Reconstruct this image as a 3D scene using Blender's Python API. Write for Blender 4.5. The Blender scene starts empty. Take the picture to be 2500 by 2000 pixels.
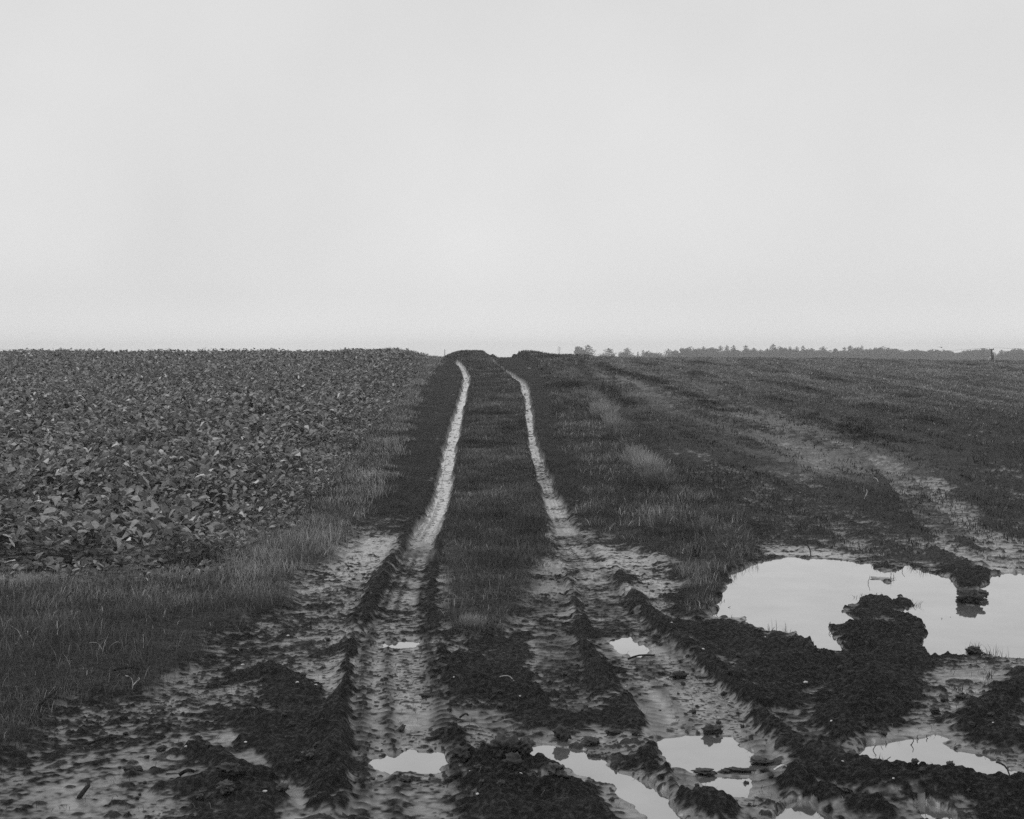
import bpy, math, random
import numpy as np
from mathutils import Vector

SC = bpy.context.scene
COL = SC.collection
R = math.radians

# ------------------------------------------------------------------ camera
FPX, CX, HY = 3479.0, 1250.0, 881.0       # focal length, centre column and true horizon of the 2500x2000 photograph
cd = bpy.data.cameras.new('camera')
cam = bpy.data.objects.new('camera', cd); COL.objects.link(cam)
cam.location = (0, 0, 0)
cam.rotation_euler = (R(90) - math.atan((1000 - HY) / FPX), 0, 0)
cd.sensor_width = 36.0; cd.lens = 36.0 * FPX / 2500.0
cd.clip_start = 0.1; cd.clip_end = 5000
SC.camera = cam

# ------------------------------------------------------------------ light
SUN_EL, SUN_AZ = R(50), R(-95)            # high and veiled, off to the left
world = bpy.data.worlds.new('World'); SC.world = world; world.use_nodes = True
nt = world.node_tree; nt.nodes.clear()
def N(tree, t, **kw):
    n = tree.nodes.new(t)
    for k, v in kw.items(): setattr(n, k, v)
    return n
L = lambda tree, a, b: tree.links.new(a, b)
sky = N(nt, 'ShaderNodeTexSky', sky_type='NISHITA', sun_disc=False)
sky.sun_elevation = SUN_EL; sky.sun_rotation = SUN_AZ
bw = N(nt, 'ShaderNodeRGBToBW'); L(nt, sky.outputs[0], bw.inputs[0])
tc = N(nt, 'ShaderNodeTexCoord'); sp = N(nt, 'ShaderNodeSeparateXYZ'); L(nt, tc.outputs['Generated'], sp.inputs[0])
ramp = N(nt, 'ShaderNodeMapRange'); L(nt, sp.outputs['Z'], ramp.inputs[0])   # overcast veil, brightest low down
ramp.inputs[1].default_value = 0.0; ramp.inputs[2].default_value = 0.33
ramp.inputs[3].default_value = 8.4; ramp.inputs[4].default_value = 7.7
nz = N(nt, 'ShaderNodeTexNoise'); nz.inputs['Scale'].default_value = 5.0; nz.inputs['Detail'].default_value = 4
L(nt, tc.outputs['Generated'], nz.inputs['Vector'])
cl = N(nt, 'ShaderNodeMapRange'); L(nt, nz.outputs[0], cl.inputs[0])
cl.inputs[1].default_value = 0.25; cl.inputs[2].default_value = 0.75; cl.inputs[3].default_value = 0.94; cl.inputs[4].default_value = 1.06
lo = N(nt, 'ShaderNodeMapRange'); L(nt, sp.outputs['Z'], lo.inputs[0]); lo.inputs[1].default_value = 0; lo.inputs[2].default_value = .05; lo.inputs[3].default_value = 1.24; lo.inputs[4].default_value = 1.0
lo.interpolation_type = 'SMOOTHSTEP'
mu0 = N(nt, 'ShaderNodeMath', operation='MULTIPLY'); L(nt, ramp.outputs[0], mu0.inputs[0]); L(nt, lo.outputs[0], mu0.inputs[1])
mu = N(nt, 'ShaderNodeMath', operation='MULTIPLY'); L(nt, mu0.outputs[0], mu.inputs[0]); L(nt, cl.outputs[0], mu.inputs[1])
mx = N(nt, 'ShaderNodeMix', data_type='FLOAT'); mx.inputs[0].default_value = 0.12
L(nt, mu.outputs[0], mx.inputs[2]); L(nt, bw.outputs[0], mx.inputs[3])
bg = N(nt, 'ShaderNodeBackground'); bg.inputs['Strength'].default_value = 0.1
L(nt, mx.outputs[0], bg.inputs['Color'])
wo = N(nt, 'ShaderNodeOutputWorld'); L(nt, bg.outputs[0], wo.inputs[0])

sd_ = bpy.data.lights.new('sun', 'SUN'); sd_.energy = 0.6; sd_.angle = R(45); sd_.color = (1, 1, 1)
sun = bpy.data.objects.new('sun', sd_); COL.objects.link(sun)
sv = Vector((math.sin(SUN_AZ) * math.cos(SUN_EL), math.cos(SUN_AZ) * math.cos(SUN_EL), math.sin(SUN_EL)))
sun.rotation_euler = sv.to_track_quat('Z', 'Y').to_euler()

vs = SC.view_settings; vs.view_transform = 'Standard'; vs.look = 'None'; vs.gamma = 1; vs.use_curve_mapping = False
vs.exposure = 0.0
SC.render.engine = 'CYCLES'
SC.cycles.max_bounces = 5; SC.cycles.diffuse_bounces = 3; SC.cycles.glossy_bounces = 3; SC.cycles.volume_bounces = 0
SC.cycles.use_denoising = False
SC.cycles.use_adaptive_sampling = False

# ------------------------------------------------------------------ helpers
def tag(o, label=None, cat=None, group=None, kind=None):
    if label: o['label'] = label
    if cat: o['category'] = cat
    if group: o['group'] = group
    if kind: o['kind'] = kind
    return o

def empty(name, loc, rz=0):
    o = bpy.data.objects.new(name, None); COL.objects.link(o)
    o.location = loc; o.rotation_euler = (0, 0, rz); o.empty_display_size = 0.1
    return o

def mesh_np(name, V, faces_flat, face_sizes, mat, attrs=None, parent=None, smooth=False):
    me = bpy.data.meshes.new(name)
    nv = len(V); nl = len(faces_flat); nf = len(face_sizes)
    me.vertices.add(nv); me.vertices.foreach_set('co', np.ascontiguousarray(V, dtype=np.float32).ravel())
    me.loops.add(nl); me.loops.foreach_set('vertex_index', np.ascontiguousarray(faces_flat, dtype=np.int32))
    me.polygons.add(nf)
    st = np.zeros(nf, dtype=np.int32); st[1:] = np.cumsum(face_sizes)[:-1]
    me.polygons.foreach_set('loop_start', st)
    me.update(calc_edges=True)
    if smooth: me.polygons.foreach_set('use_smooth', np.ones(nf, dtype=bool))
    for k, a in (attrs or {}).items():
        at = me.attributes.new(k, 'FLOAT', 'POINT'); at.data.foreach_set('value', np.ascontiguousarray(a, dtype=np.float32))
    me.materials.append(mat)
    o = bpy.data.objects.new(name, me); COL.objects.link(o)
    if parent: o.parent = parent
    return o

def hash2(ix, iy, seed):
    h = (ix.astype(np.int64) * 374761393 + iy.astype(np.int64) * 668265263 + seed * 1442695041) & 0xffffffff
    h = ((h ^ (h >> 13)) * 1274126177) & 0xffffffff
    return ((h ^ (h >> 16)) & 0xffff) / 65535.0

def vnoise(x, y, lam, seed=0):
    """value noise in about -1..1, wavelength lam metres (a float or an (x, y) pair)"""
    lx, ly = lam if isinstance(lam, tuple) else (lam, lam)
    c, s = math.cos(seed * 1.7 + .5), math.sin(seed * 1.7 + .5)
    if lx == ly: x, y = (c * x - s * y), (s * x + c * y)
    x = x / lx + 91.7 + seed * 7.3; y = y / ly + 37.1 + seed * 3.1
    ix = np.floor(x); iy = np.floor(y); fx = x - ix; fy = y - iy
    fx = fx * fx * fx * (fx * (fx * 6 - 15) + 10); fy = fy * fy * fy * (fy * (fy * 6 - 15) + 10)
    ix = ix.astype(np.int64); iy = iy.astype(np.int64)
    a = hash2(ix, iy, seed); b = hash2(ix + 1, iy, seed); c_ = hash2(ix, iy + 1, seed); d = hash2(ix + 1, iy + 1, seed)
    return ((a + (b - a) * fx) * (1 - fy) + (c_ + (d - c_) * fx) * fy) * 2 - 1

def fbm(x, y, lam, octs=3, seed=0, gain=.5):
    t = 0; a = 1.0
    for i in range(octs):
        t = t + a * vnoise(x, y, lam, seed + i * 11); lam = lam * .47 if not isinstance(lam, tuple) else (lam[0] * .47, lam[1] * .47); a *= gain
    return t

def sstep(a, b, x):
    t = np.clip((x - a) / (b - a), 0, 1); return t * t * (3 - 2 * t)

# ------------------------------------------------------------------ lie of the land
WATER = -2.0
def base(y):
    """foot of a gentle rise: level ground, then a 4.6 % slope to a rounded crest about 66 m off, then a fall"""
    y = np.asarray(y, dtype=float)
    t = np.clip(y - 16, 0, 2)
    z = -2.0 + np.where(y < 18, .0463 * t * t / 4, .0463 * (y - 17))
    q = np.clip(y - 58, 0, 22)
    z = z - .0025 * q * q
    z = z - np.clip(y - 80, 0, None) * (.11 - .0463)
    return np.where(y > 80, np.maximum(z, -5.2), z)

_Y = np.linspace(4.5, 66, 6200); _S = base(_Y) / _Y
_Sm = np.maximum.accumulate(_S)
def site(px, py):
    """ground point seen at a pixel of the 2500x2000 photograph (survey of the plan)"""
    s = (HY - py) / FPX
    d = float(np.interp(s, _Sm, _Y))
    return ((px - CX) / FPX * d, d)
def sites(pts): return np.array([site(*p) for p in pts])

# ------------------------------------------------------------------ plan: outlines surveyed from the photograph
PUD = {  # name: (outline, streaky)
 'main': ([(1778,1402),(1811,1395),(1848,1381),(1880,1374),(1895,1369),(1941,1364),(1978,1368),(2034,1370),(2071,1374),(2100,1378),(2132,1380),(2143,1395),(2161,1404),(2189,1400),(2204,1393),(2221,1383),(2234,1393),(2267,1402),(2298,1408),(2332,1421),(2347,1441),(2345,1467),(2369,1484),(2384,1486),(2397,1471),(2413,1461),(2400,1448),(2404,1437),(2421,1428),(2423,1408),(2443,1406),(2500,1406),(2660,1404),(2660,1606),(2500,1619),(2434,1613),(2406,1604),(2378,1608),(2332,1613),(2304,1615),(2267,1619),(2258,1613),(2269,1604),(2252,1589),(2263,1573),(2265,1554),(2254,1530),(2239,1513),(2211,1506),(2178,1503),(2180,1495),(2211,1495),(2239,1485),(2219,1467),(2195,1460),(2208,1470),(2183,1474),(2170,1467),(2156,1460),(2119,1461),(2106,1465),(2100,1478),(2071,1489),(2058,1497),(2071,1506),(2100,1516),(2112,1520),(2100,1525),(2067,1541),(2034,1538),(2024,1538),(2032,1550),(2041,1562),(2056,1569),(2064,1589),(2071,1602),(2049,1604),(2015,1600),(2006,1599),(1993,1589),(1982,1580),(1984,1573),(1973,1565),(1960,1560),(1949,1549),(1928,1552),(1897,1549),(1873,1549),(1848,1539),(1830,1530),(1819,1515),(1802,1517),(1737,1515),(1733,1510),(1754,1495),(1745,1480),(1759,1465),(1772,1441),(1776,1434),(1789,1428),(1780,1417)], 0),
 'rut': ([(890,1878),(929,1860),(999,1841),(1019,1850),(1083,1850),(1086,1878),(1081,1906),(1046,1908),(1014,1906),(1000,1897),(987,1904),(952,1906),(913,1894)], 0),
 'middle': ([(1246,1841),(1290,1834),(1325,1830),(1371,1839),(1434,1846),(1438,1860),(1475,1871),(1500,1892),(1540,1908),(1590,1930),(1640,1965),(1680,2030),(1590,2030),(1540,1985),(1500,1943),(1436,1918),(1394,1904),(1325,1878),(1278,1867),(1243,1857)], 0),
 'sliver': ([(1311,1918),(1348,1911),(1417,1925),(1399,1939),(1360,1934),(1325,1927)], 0),
 'near': ([(1611,1818),(1662,1811),(1686,1805),(1732,1806),(1750,1813),(1790,1813),(1813,1832),(1855,1853),(1843,1862),(1827,1874),(1843,1884),(1871,1884),(1892,1890),(1850,1902),(1800,1899),(1740,1900),(1697,1904),(1658,1895),(1630,1878),(1616,1850),(1614,1832)], 0),
 'lower': ([(1709,1918),(1743,1911),(1790,1912),(1843,1908),(1853,1925),(1832,1948),(1825,1964),(1743,1965),(1720,1936)], 0),
 'right': ([(2111,1839),(2125,1825),(2172,1827),(2209,1820),(2243,1816),(2292,1806),(2336,1818),(2320,1827),(2332,1839),(2357,1850),(2408,1855),(2452,1876),(2475,1892),(2500,1906),(2600,1918),(2600,1938),(2500,1925),(2441,1918),(2394,1920),(2348,1906),(2302,1901),(2227,1908),(2197,1897),(2213,1893),(2174,1883),(2121,1878),(2111,1867),(2086,1855)], 0),
 'corner': ([(1913,1980),(1952,1972),(1982,1976),(2000,1983),(2040,2010),(2060,2040),(1890,2040)], 0),
 'edge': ([(2234,1976),(2274,1980),(2313,1992),(2339,1999),(2350,2025),(2280,2025),(2250,2000)], 0),
 'thin': ([(2058,1957),(2093,1962),(2139,1980),(2120,1984),(2097,1980)], 0),
 'rightrut': ([(1485,1580),(1504,1564),(1536,1562),(1580,1585),(1585,1600),(1560,1618),(1520,1605)], 0),
 'rutsmall': ([(918,1580),(990,1573),(1028,1576),(1022,1592),(944,1594)], 0),
 'leftfilm': ([(778,1413),(844,1370),(897,1314),(962,1318),(957,1370),(910,1430),(851,1434)], 1),
 'rightfilm': ([(1460,1345),(1520,1352),(1618,1374),(1635,1450),(1585,1480),(1534,1458),(1515,1420),(1474,1385)], 1),
 'specka': ([(1316,1456),(1340,1432),(1370,1438),(1388,1464),(1345,1466)], 1),
 'speckb': ([(1330,1408),(1346,1384),(1362,1392),(1362,1412)], 1),
 'speckc': ([(1422,1430),(1440,1408),(1464,1416),(1458,1434)], 1),
 'speckd': ([(1350,1514),(1390,1508),(1420,1520),(1396,1526)], 1),
 'backfilm': ([(1860,1362),(1890,1345),(1950,1340),(2030,1350),(2090,1362),(2100,1376),(1980,1366),(1900,1366)], 1),
 'channel': ([(2290,1325),(2340,1335),(2400,1385),(2500,1392),(2520,1404),(2430,1404),(2390,1392),(2330,1350)], 1),
}
ISLES = [[(2126,1420),(2134,1415),(2165,1415),(2186,1418),(2180,1430),(2150,1422)],
         [(2234,1885),(2251,1880),(2278,1883),(2304,1895),(2278,1900),(2246,1892)]]
PUDW = {k: (sites(v[0]), v[1]) for k, v in PUD.items()}
ISLW = [sites(p) for p in ISLES]

def ext(px_pts, *more):      # surveyed outline plus plan points beyond the crest
    return np.vstack([sites(px_pts)] + [np.array([m]) for m in more])
CROP = ext([(-500,1450),(0,1442),(180,1442),(365,1445),(520,1412),(610,1384),(685,1326),(772,1268),(828,1187),(865,1117),(920,1059),(970,990),(1005,940)], (-3.6, 58), (-4.1, 70), (-6, 90), (-60, 90), (-60, 30), (-14, 14))
VERGE_L = ext([(-500,1960),(0,1880),(140,1790),(325,1705),(441,1625),(603,1542),(696,1449),(789,1385),(870,1300),(925,1235),(975,1130),(1000,1050),(1020,986),(1045,930)], (-2.95, 60), (-3.5, 70), (-5, 90), (-60, 90), (-60, 30), (-30, 8), (-8, 4))
STRIP = ext([(1240,1560),(1150,1585),(1085,1560),(1068,1450),(1070,1380),(1085,1300),(1100,1230),(1118,1160),(1132,1080),(1142,1020),(1152,960),(1158,920)], (-1.7, 52), (-2.2, 60), (-3.2, 68), (-5, 90), (-3, 90), (-.8, 66), (-.25, 55), *[tuple(p) for p in sites([(1252,930),(1268,960),(1278,1000),(1283,1060),(1292,1110),(1302,1160),(1322,1230),(1338,1300),(1346,1350),(1325,1400),(1300,1450),(1290,1500)])])
VERGE_R = ext([(1700,1520),(1660,1440),(1600,1370),(1480,1325),(1435,1290),(1405,1200),(1382,1120),(1362,1060),(1348,1000),(1335,950)], (1.05, 56), (.5, 66), (-1, 90), (6, 90), (3.6, 66), *[tuple(p) for p in sites([(1400,905),(1450,950),(1500,1005),(1550,1065),(1610,1125),(1700,1175),(1790,1240),(1840,1300),(1880,1355),(1800,1392),(1770,1420),(1750,1480)])])
FIELD_R = ext([(1900,1366),(1880,1340),(1840,1290),(1790,1235),(1700,1172),(1610,1122),(1550,1062),(1500,1000),(1450,948)], (3.3, 66), (5, 90), (70, 90), (70, 12), *[tuple(p) for p in sites([(2700,1404),(2440,1404),(2330,1400),(2200,1385),(2100,1375)])])

RUT_L = [(1112,880,.2),(1130,898,.2),(1139,919,.2),(1137,937,.2),(1130,965,.2),(1123,991,.2),(1114,1026,.2),(1106,1063,.2),(1097,1095,.2),(1093,1123,.2),(1087,1165,.2),(1079,1211,.21),(1067,1251,.22),(1050,1288,.23),(1034,1321,.25),(1022,1358,.26),(1011,1393,.27),(999,1432,.28),(985,1467,.3),(976,1513,.38),(968,1548,.42),(966,1600,.5),(970,1700,.52),(976,1800,.5),(988,1870,.5),(1000,1950,.52),(1005,2040,.54)]
RUT_R = [(1190,874,.2),(1209,889,.2),(1227,903,.2),(1246,914,.2),(1278,935,.18),(1288,970,.17),(1291,1002,.17),(1295,1037,.17),(1302,1077,.17),(1309,1107,.17),(1322,1142,.19),(1336,1183,.21),(1350,1223,.24),(1372,1277,.29),(1397,1339,.3),(1420,1367,.3),(1446,1409,.3),(1467,1467,.32),(1490,1506,.36),(1520,1555,.42),(1558,1600,.5),(1640,1693,.56),(1695,1751,.56),(1730,1830,.55),(1760,1890,.5),(1790,1950,.45)]
def rutw(r): return np.array([site(a, b) for a, b, _ in r]), np.array([c for *_, c in r])

RIDGES = [ # outline, height m, half width m, rough
 ([(1397,1427),(1411,1462),(1432,1522),(1450,1548),(1500,1639),(1546,1720),(1581,1792),(1607,1832),(1622,1878),(1660,1912),(1685,1952),(1709,1983),(1735,2020)], .055, .07, .3),
 ([(1660,1912),(1685,1952),(1709,1983),(1735,2020)], .05, .11, 1),
 ([(1501,1420),(1529,1455),(1552,1499),(1585,1536),(1629,1575),(1709,1622),(1743,1672),(1778,1724),(1831,1764),(1894,1803),(1952,1838),(1998,1866),(2070,1898),(2162,1922),(2255,1934),(2348,1948),(2464,1958),(2560,1966)], .085, .11, .8),
 ([(1025,1270),(985,1339),(955,1381),(925,1440),(909,1490),(890,1548),(872,1612),(855,1700),(842,1762),(835,1850),(845,1925),(850,1994)], .08, .085, .5),
 ([(825,1739),(808,1832),(785,1925),(785,1994)], .05, .08, 1),
 ([(1078,1293),(1066,1351),(1050,1420),(1040,1478),(1050,1548),(1064,1623),(1080,1716),(1101,1809),(1116,1878),(1135,1948),(1150,2010)], .05, .06, .5),
 ([(1120,1160),(1110,1220),(1088,1290)], .04, .06, .2),
 ([(616,1830),(709,1877),(765,1935)], .045, .08, 1),
 ([(470,1850),(560,1895),(600,1920),(650,1985)], .035, .07, 1),
 ([(1139,1886),(1200,1886),(1250,1882),(1313,1893),(1365,1900)], .085, .07, 1),
 ([(1235,1918),(1270,1935),(1310,1945),(1394,1956)], .08, .09, 1),
 ([(1140,1960),(1230,2000),(1400,2010)], .05, .15, 1),
 ([(2105,1545),(2165,1560),(2195,1600)], .02, .3, .7),
 ([(2120,1640),(2110,1700),(2080,1760),(2050,1810),(2030,1830)], .075, .17, 1),
 ([(2200,1640),(2190,1700),(2150,1750)], .045, .18, .8),
 ([(1900,1590),(1950,1610),(1985,1650),(1900,1700),(1860,1740)], .045, .2, .8),
 ([(1650,1540),(1740,1560),(1820,1590)], .03, .18, .7),
 ([(2540,1670),(2470,1730),(2410,1790),(2450,1830),(2560,1850)], .07, .14, 1),
 ([(2295,1356),(2360,1396),(2378,1440)], .05, .13, .8),
 ([(2350,1322),(2397,1380),(2410,1422)], .045, .1, .8),
 ([(2023,1962),(2093,1992),(2139,1998)], .06, .1, 1),
 ([(1985,1925),(2060,1925),(2116,1950),(2185,1955),(2240,1975)], .06, .11, 1),
 ([(2260,1960),(2350,1965),(2450,1975),(2560,1985)], .07, .2, 1),
 ([(1890,1935),(1950,1945),(2010,1975)], .05, .1, 1),
 ([(1180,1700),(1300,1730),(1400,1770)], .035, .16, 1),
 ([(650,1650),(730,1700),(740,1760)], .035, .14, 1),
 ([(600,1770),(700,1790),(760,1830)], .035, .12, 1),
 ([(470,1940),(560,1955),(640,1985)], .045, .12, 1),
 ([(1400,1560),(1440,1640),(1480,1740)], .03, .1, .8),
 ([(1385,1750),(1450,1760)], .03, .08, 1),
]
SMOOTH = [ # wet film areas: outline, wetness 0..1
 ([(480,1800),(620,1820),(700,1890),(770,1925),(770,2010),(680,2010),(640,1930),(560,1870)], .9),
 ([(720,1820),(800,1815),(808,1885),(760,1885)], .8),
 ([(350,1740),(470,1700),(620,1680),(700,1700),(640,1760),(560,1770),(430,1790)], .62),
 ([(150,1950),(300,1870),(470,1850),(560,1990),(300,2020),(150,2020)], .62),
 ([(1200,1790),(1310,1800),(1440,1840),(1400,1845),(1290,1830),(1200,1850)], .92),
 ([(1120,1800),(1220,1770),(1260,1810),(1200,1850),(1140,1850)], .75),
 ([(1470,1780),(1560,1800),(1600,1850),(1540,1880),(1460,1850)], .85),
 ([(1300,1600),(1400,1610),(1420,1720),(1330,1730),(1250,1660)], .7),
 ([(1640,1640),(1700,1700),(1790,1790),(1700,1800),(1620,1760),(1560,1680),(1580,1620)], .84),
 ([(1900,1770),(1990,1740),(2030,1790),(2030,1840),(2060,1870),(1980,1850),(1900,1800)], .85),
 ([(2010,1605),(2090,1620),(2080,1660),(2000,1760),(1930,1760),(1990,1690)], .6),
 ([(2210,1740),(2240,1690),(2310,1640),(2500,1640),(2500,1690),(2420,1750),(2380,1790),(2230,1790)], .8),
 ([(2130,1780),(2230,1790),(2310,1800),(2120,1830),(2060,1850)], .7),
 ([(2300,1620),(2540,1625),(2540,1680),(2330,1680)], .75),
 ([(1880,1890),(2050,1900),(2060,1960),(1900,1960),(1850,1910)], .78),
 ([(2000,1900),(2120,1915),(2250,1950),(2230,1980),(2100,1950),(2000,1940)], .7),
 ([(1350,1910),(1480,1930),(1560,1990),(1570,2040),(1450,2040),(1380,1960)], .6),
 ([(600,1560),(700,1480),(860,1440),(880,1470),(830,1560),(760,1640),(620,1620)], .55),
 ([(1320,1440),(1420,1500),(1450,1560),(1420,1580),(1330,1540)], .6),
 ([(1640,1300),(1700,1220),(1900,1240),(2000,1300),(1950,1345),(1800,1330)], .4),
 ([(2200,1160),(2300,1170),(2420,1300),(2520,1330),(2520,1400),(2400,1390),(2290,1320)], .75),
]
ROUGH = [
 [(2055,1497),(2110,1462),(2190,1456),(2245,1485),(2215,1500),(2262,1530),(2272,1580),(2262,1620),(2200,1660),(2120,1640),(2080,1600),(2030,1545)],
 [(1640,1400),(1780,1405),(1790,1440),(1750,1490),(1735,1515),(1850,1540),(1985,1580),(1990,1640),(1900,1720),(1800,1660),(1700,1560),(1640,1480)],
 [(2105,1650),(2210,1640),(2200,1720),(2120,1800),(2030,1830),(2020,1790),(2080,1700)],
 [(1140,1880),(1370,1890),(1390,1960),(1470,2030),(1130,2030)],
 [(2000,1860),(2230,1905),(2560,1925),(2560,2040),(2360,2040),(2330,1995),(2250,1975),(2150,1950),(2020,1900)],
 [(1150,1560),(1300,1560),(1290,1640),(1350,1740),(1400,1800),(1250,1790),(1120,1780),(1080,1680)],
 [(1370,1600),(1480,1600),(1560,1740),(1600,1830),(1500,1790),(1440,1760),(1420,1690)],
 [(560,1760),(700,1770),(790,1850),(760,1900),(640,1830)],
 [(420,1900),(620,1920),(650,2030),(440,2030)],
 [(2100,1370),(2290,1360),(2330,1410),(2280,1402),(2190,1402),(2130,1385)],
]
DROWS = [
 [(1440,885),(1520,915),(1600,935),(1700,975),(1760,1010)], [(1560,885),(1660,905),(1760,935),(1860,965)], [(1700,885),(1800,900),(1960,915),(2100,940),(2250,975)],
 [(1900,935),(1980,960),(2100,990),(2200,1020),(2290,1040)], [(1850,960),(1950,1000),(2060,1040),(2180,1080)], [(2330,884),(2420,895),(2480,905),(2560,930)], [(1350,890),(1440,930),(1520,980),(1600,1040)]]
PRINTS = [
 ([(1335,1400),(1345,1470),(1350,1540),(1362,1600),(1385,1680),(1410,1750)], .26),
 ([(1475,1480),(1510,1540),(1560,1600),(1600,1660)], .16),
 ([(2330,1320),(2250,1230),(2200,1170),(2150,1120)], .4),
 ([(1160,1760),(1250,1800),(1330,1812)], .22),
 ([(1900,1760),(1960,1800),(2010,1850)], .2),
]
SHINE_L = np.array([site(a, b) for a, b, _ in RUT_L])

def poly_sd(P, X, Y, reach=1.5):
    """signed distance to a closed outline, positive inside; -9 beyond reach"""
    out = np.full(X.shape, -9.0)
    lo = P.min(0) - reach; hi = P.max(0) + reach
    m = (X > lo[0]) & (X < hi[0]) & (Y > lo[1]) & (Y < hi[1])
    x = X[m]; y = Y[m]
    if x.size == 0: return out
    d2 = np.full(x.shape, 1e9); ins = np.zeros(x.shape, bool)
    n = len(P)
    for i in range(n):
        ax, ay = P[i]; bx, by = P[(i + 1) % n]
        ex, ey = bx - ax, by - ay; L2 = ex * ex + ey * ey + 1e-12
        t = np.clip(((x - ax) * ex + (y - ay) * ey) / L2, 0, 1)
        d2 = np.minimum(d2, (x - ax - t * ex) ** 2 + (y - ay - t * ey) ** 2)
        c = (ay > y) != (by > y)
        if ay != by: ins ^= c & (x < ex * (y - ay) / (by - ay) + ax)
    d = np.sqrt(d2); out[m] = np.where(ins, d, -d)
    return out

def path(P, X, Y, reach=1.0):
    """distance, signed side offset, arc length and point index along an open path"""
    D = np.full(X.shape, 9.0); S = np.full(X.shape, 9.0); T = np.zeros(X.shape); K = np.zeros(X.shape)
    lo = P.min(0) - reach; hi = P.max(0) + reach
    m = (X > lo[0]) & (X < hi[0]) & (Y > lo[1]) & (Y < hi[1])
    x = X[m]; y = Y[m]
    if x.size == 0: return D, S, T, K
    d = np.full(x.shape, 9.0); s = np.full(x.shape, 9.0); tt = np.zeros(x.shape); kk = np.zeros(x.shape); acc = 0
    for i in range(len(P) - 1):
        ax, ay = P[i]; bx, by = P[i + 1]
        ex, ey = bx - ax, by - ay; Ln = math.hypot(ex, ey) + 1e-9
        t = np.clip(((x - ax) * ex + (y - ay) * ey) / Ln ** 2, 0, 1)
        qx = x - ax - t * ex; qy = y - ay - t * ey; q = np.hypot(qx, qy)
        u = q < d; d[u] = q[u]
        s[u] = ((qy * ex - qx * ey) / Ln)[u]; tt[u] = (acc + t * Ln)[u]; kk[u] = (i + t)[u]
        acc += Ln
    D[m] = d; S[m] = s; T[m] = tt; K[m] = kk
    return D, S, T, K

# ------------------------------------------------------------------ the ground sheet
rows = [-40, -20, -8, -3, 0, 1.5, 3, 4]
d = 4.6
while d < 5.9: rows.append(d); d += .05
while d < 78: rows.append(d); d += max(.009, .5 * d * d / 3100)
while d < 740: rows.append(d); d *= 1.08
rows = np.array(rows)
uc = .40; du = .00043
us = np.concatenate([-np.array([30, 12, 6, 3, 2, 1.5, 1.2, 1.0, .9, .8, .72, .65, .59, .54, .50, .47, .45, .43, .415]), np.arange(-uc, uc + 1e-9, du), np.array([.415, .43, .45, .47, .50, .54, .59, .65, .72, .8, .9, 1.0, 1.2, 1.5, 2, 3, 6, 12, 30])])
scale = np.clip(np.maximum(rows, 4), None, 40)      # far rows keep the fan's outer columns inside the sheet
scale = np.where(rows > 40, 40 + (rows - 40) * 1.0, scale)
YY, UU = np.meshgrid(rows, us, indexing='ij')
XX = np.clip(UU * scale[:, None], -740, 740)
X = XX.ravel(); Y = YY.ravel()
print('ground verts', X.size)

Bz = base(Y)
far = sstep(45, 64, Y)
Bz = Bz - far * .17 * sstep(3, 26, X) - far * .11 * sstep(-3, -12, X)
Bz = Bz + .03 * fbm(X, Y, 7.0, 2, 5) * sstep(17, 26, Y)
FR0 = sstep(-.1, .6, poly_sd(FIELD_R, X, Y, 2)) * sstep(15.5, 19, Y)
Bz = Bz + FR0 * (.02 * vnoise(X + .088 * (Y - 17), Y, (.5, 7), 151) + .03 * vnoise(X + .088 * (Y - 17), Y, (1.3, 9), 152))

mCrop = sstep(-.1, .25, poly_sd(CROP, X, Y, 2) + .1 * vnoise(X, Y, .7, 71))
sdSt = poly_sd(STRIP, X, Y, 2)
mVl = sstep(-.12, .12, poly_sd(VERGE_L, X, Y, 2) + .16 * fbm(X, Y, .9, 3, 3)) * (1 - mCrop)
mSt = sstep(-.05, .15, poly_sd(STRIP, X, Y, 2) + .06 * fbm(X, Y, .5, 2, 9))
mVr = sstep(-.08, .12, poly_sd(VERGE_R, X, Y, 2) + .1 * fbm(X, Y, .7, 3, 13))
mFr = sstep(-.1, .3, poly_sd(FIELD_R, X, Y, 2) + .15 * fbm(X, Y, .8, 2, 23)) * (1 - mVr)

ROWX = lambda x, y: x + .088 * (y - 17)
aniso = lambda x, y, sd: vnoise(ROWX(x, y), y, (.42, 3.2), sd) + .6 * vnoise(ROWX(x, y), y, (.17, 1.3), sd + 1) + .4 * vnoise(x, y, .16, sd + 2)
A = np.full(X.shape, .011); W = np.full(X.shape, .58) + .2 * fbm(X, Y, .9, 2, 31) + .10 * vnoise(X, Y, .33, 33) + .07 * vnoise(X, Y, .14, 34)
Z = np.zeros(X.shape)
# slope mud beside the tracks and the right-hand field
sl = sstep(15, 20, Y)
A = A * (1 + .25 * sl); W = W - .51 * sl
W = np.where(mFr > .5, np.interp(Y, [14, 24, 34], [.36, .3, .1]) + .1 * fbm(X, Y, 1.6, 2, 41) + .17 * aniso(X, Y, 43), W); A = np.where(mFr > .5, .022, A)
for pts, w in SMOOTH:
    sdv = poly_sd(sites(pts), X, Y, .6); k = sstep(-.15, .1, sdv + .08 * fbm(X, Y, .35, 2, 17))
    W = W * (1 - k) + (w + .06 * vnoise(X, Y, .3, 19)) * k
for pts in ROUGH:
    k = sstep(-.12, .06, poly_sd(sites(pts), X, Y, .6) + .07 * fbm(X, Y, .3, 2, 18))
    W = W * (1 - k) + (.27 + .22 * vnoise(X, Y, .2, 35) + .16 * vnoise(X, Y, .7, 36)) * k; A = A * (1 - k) + .012 * k
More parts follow.
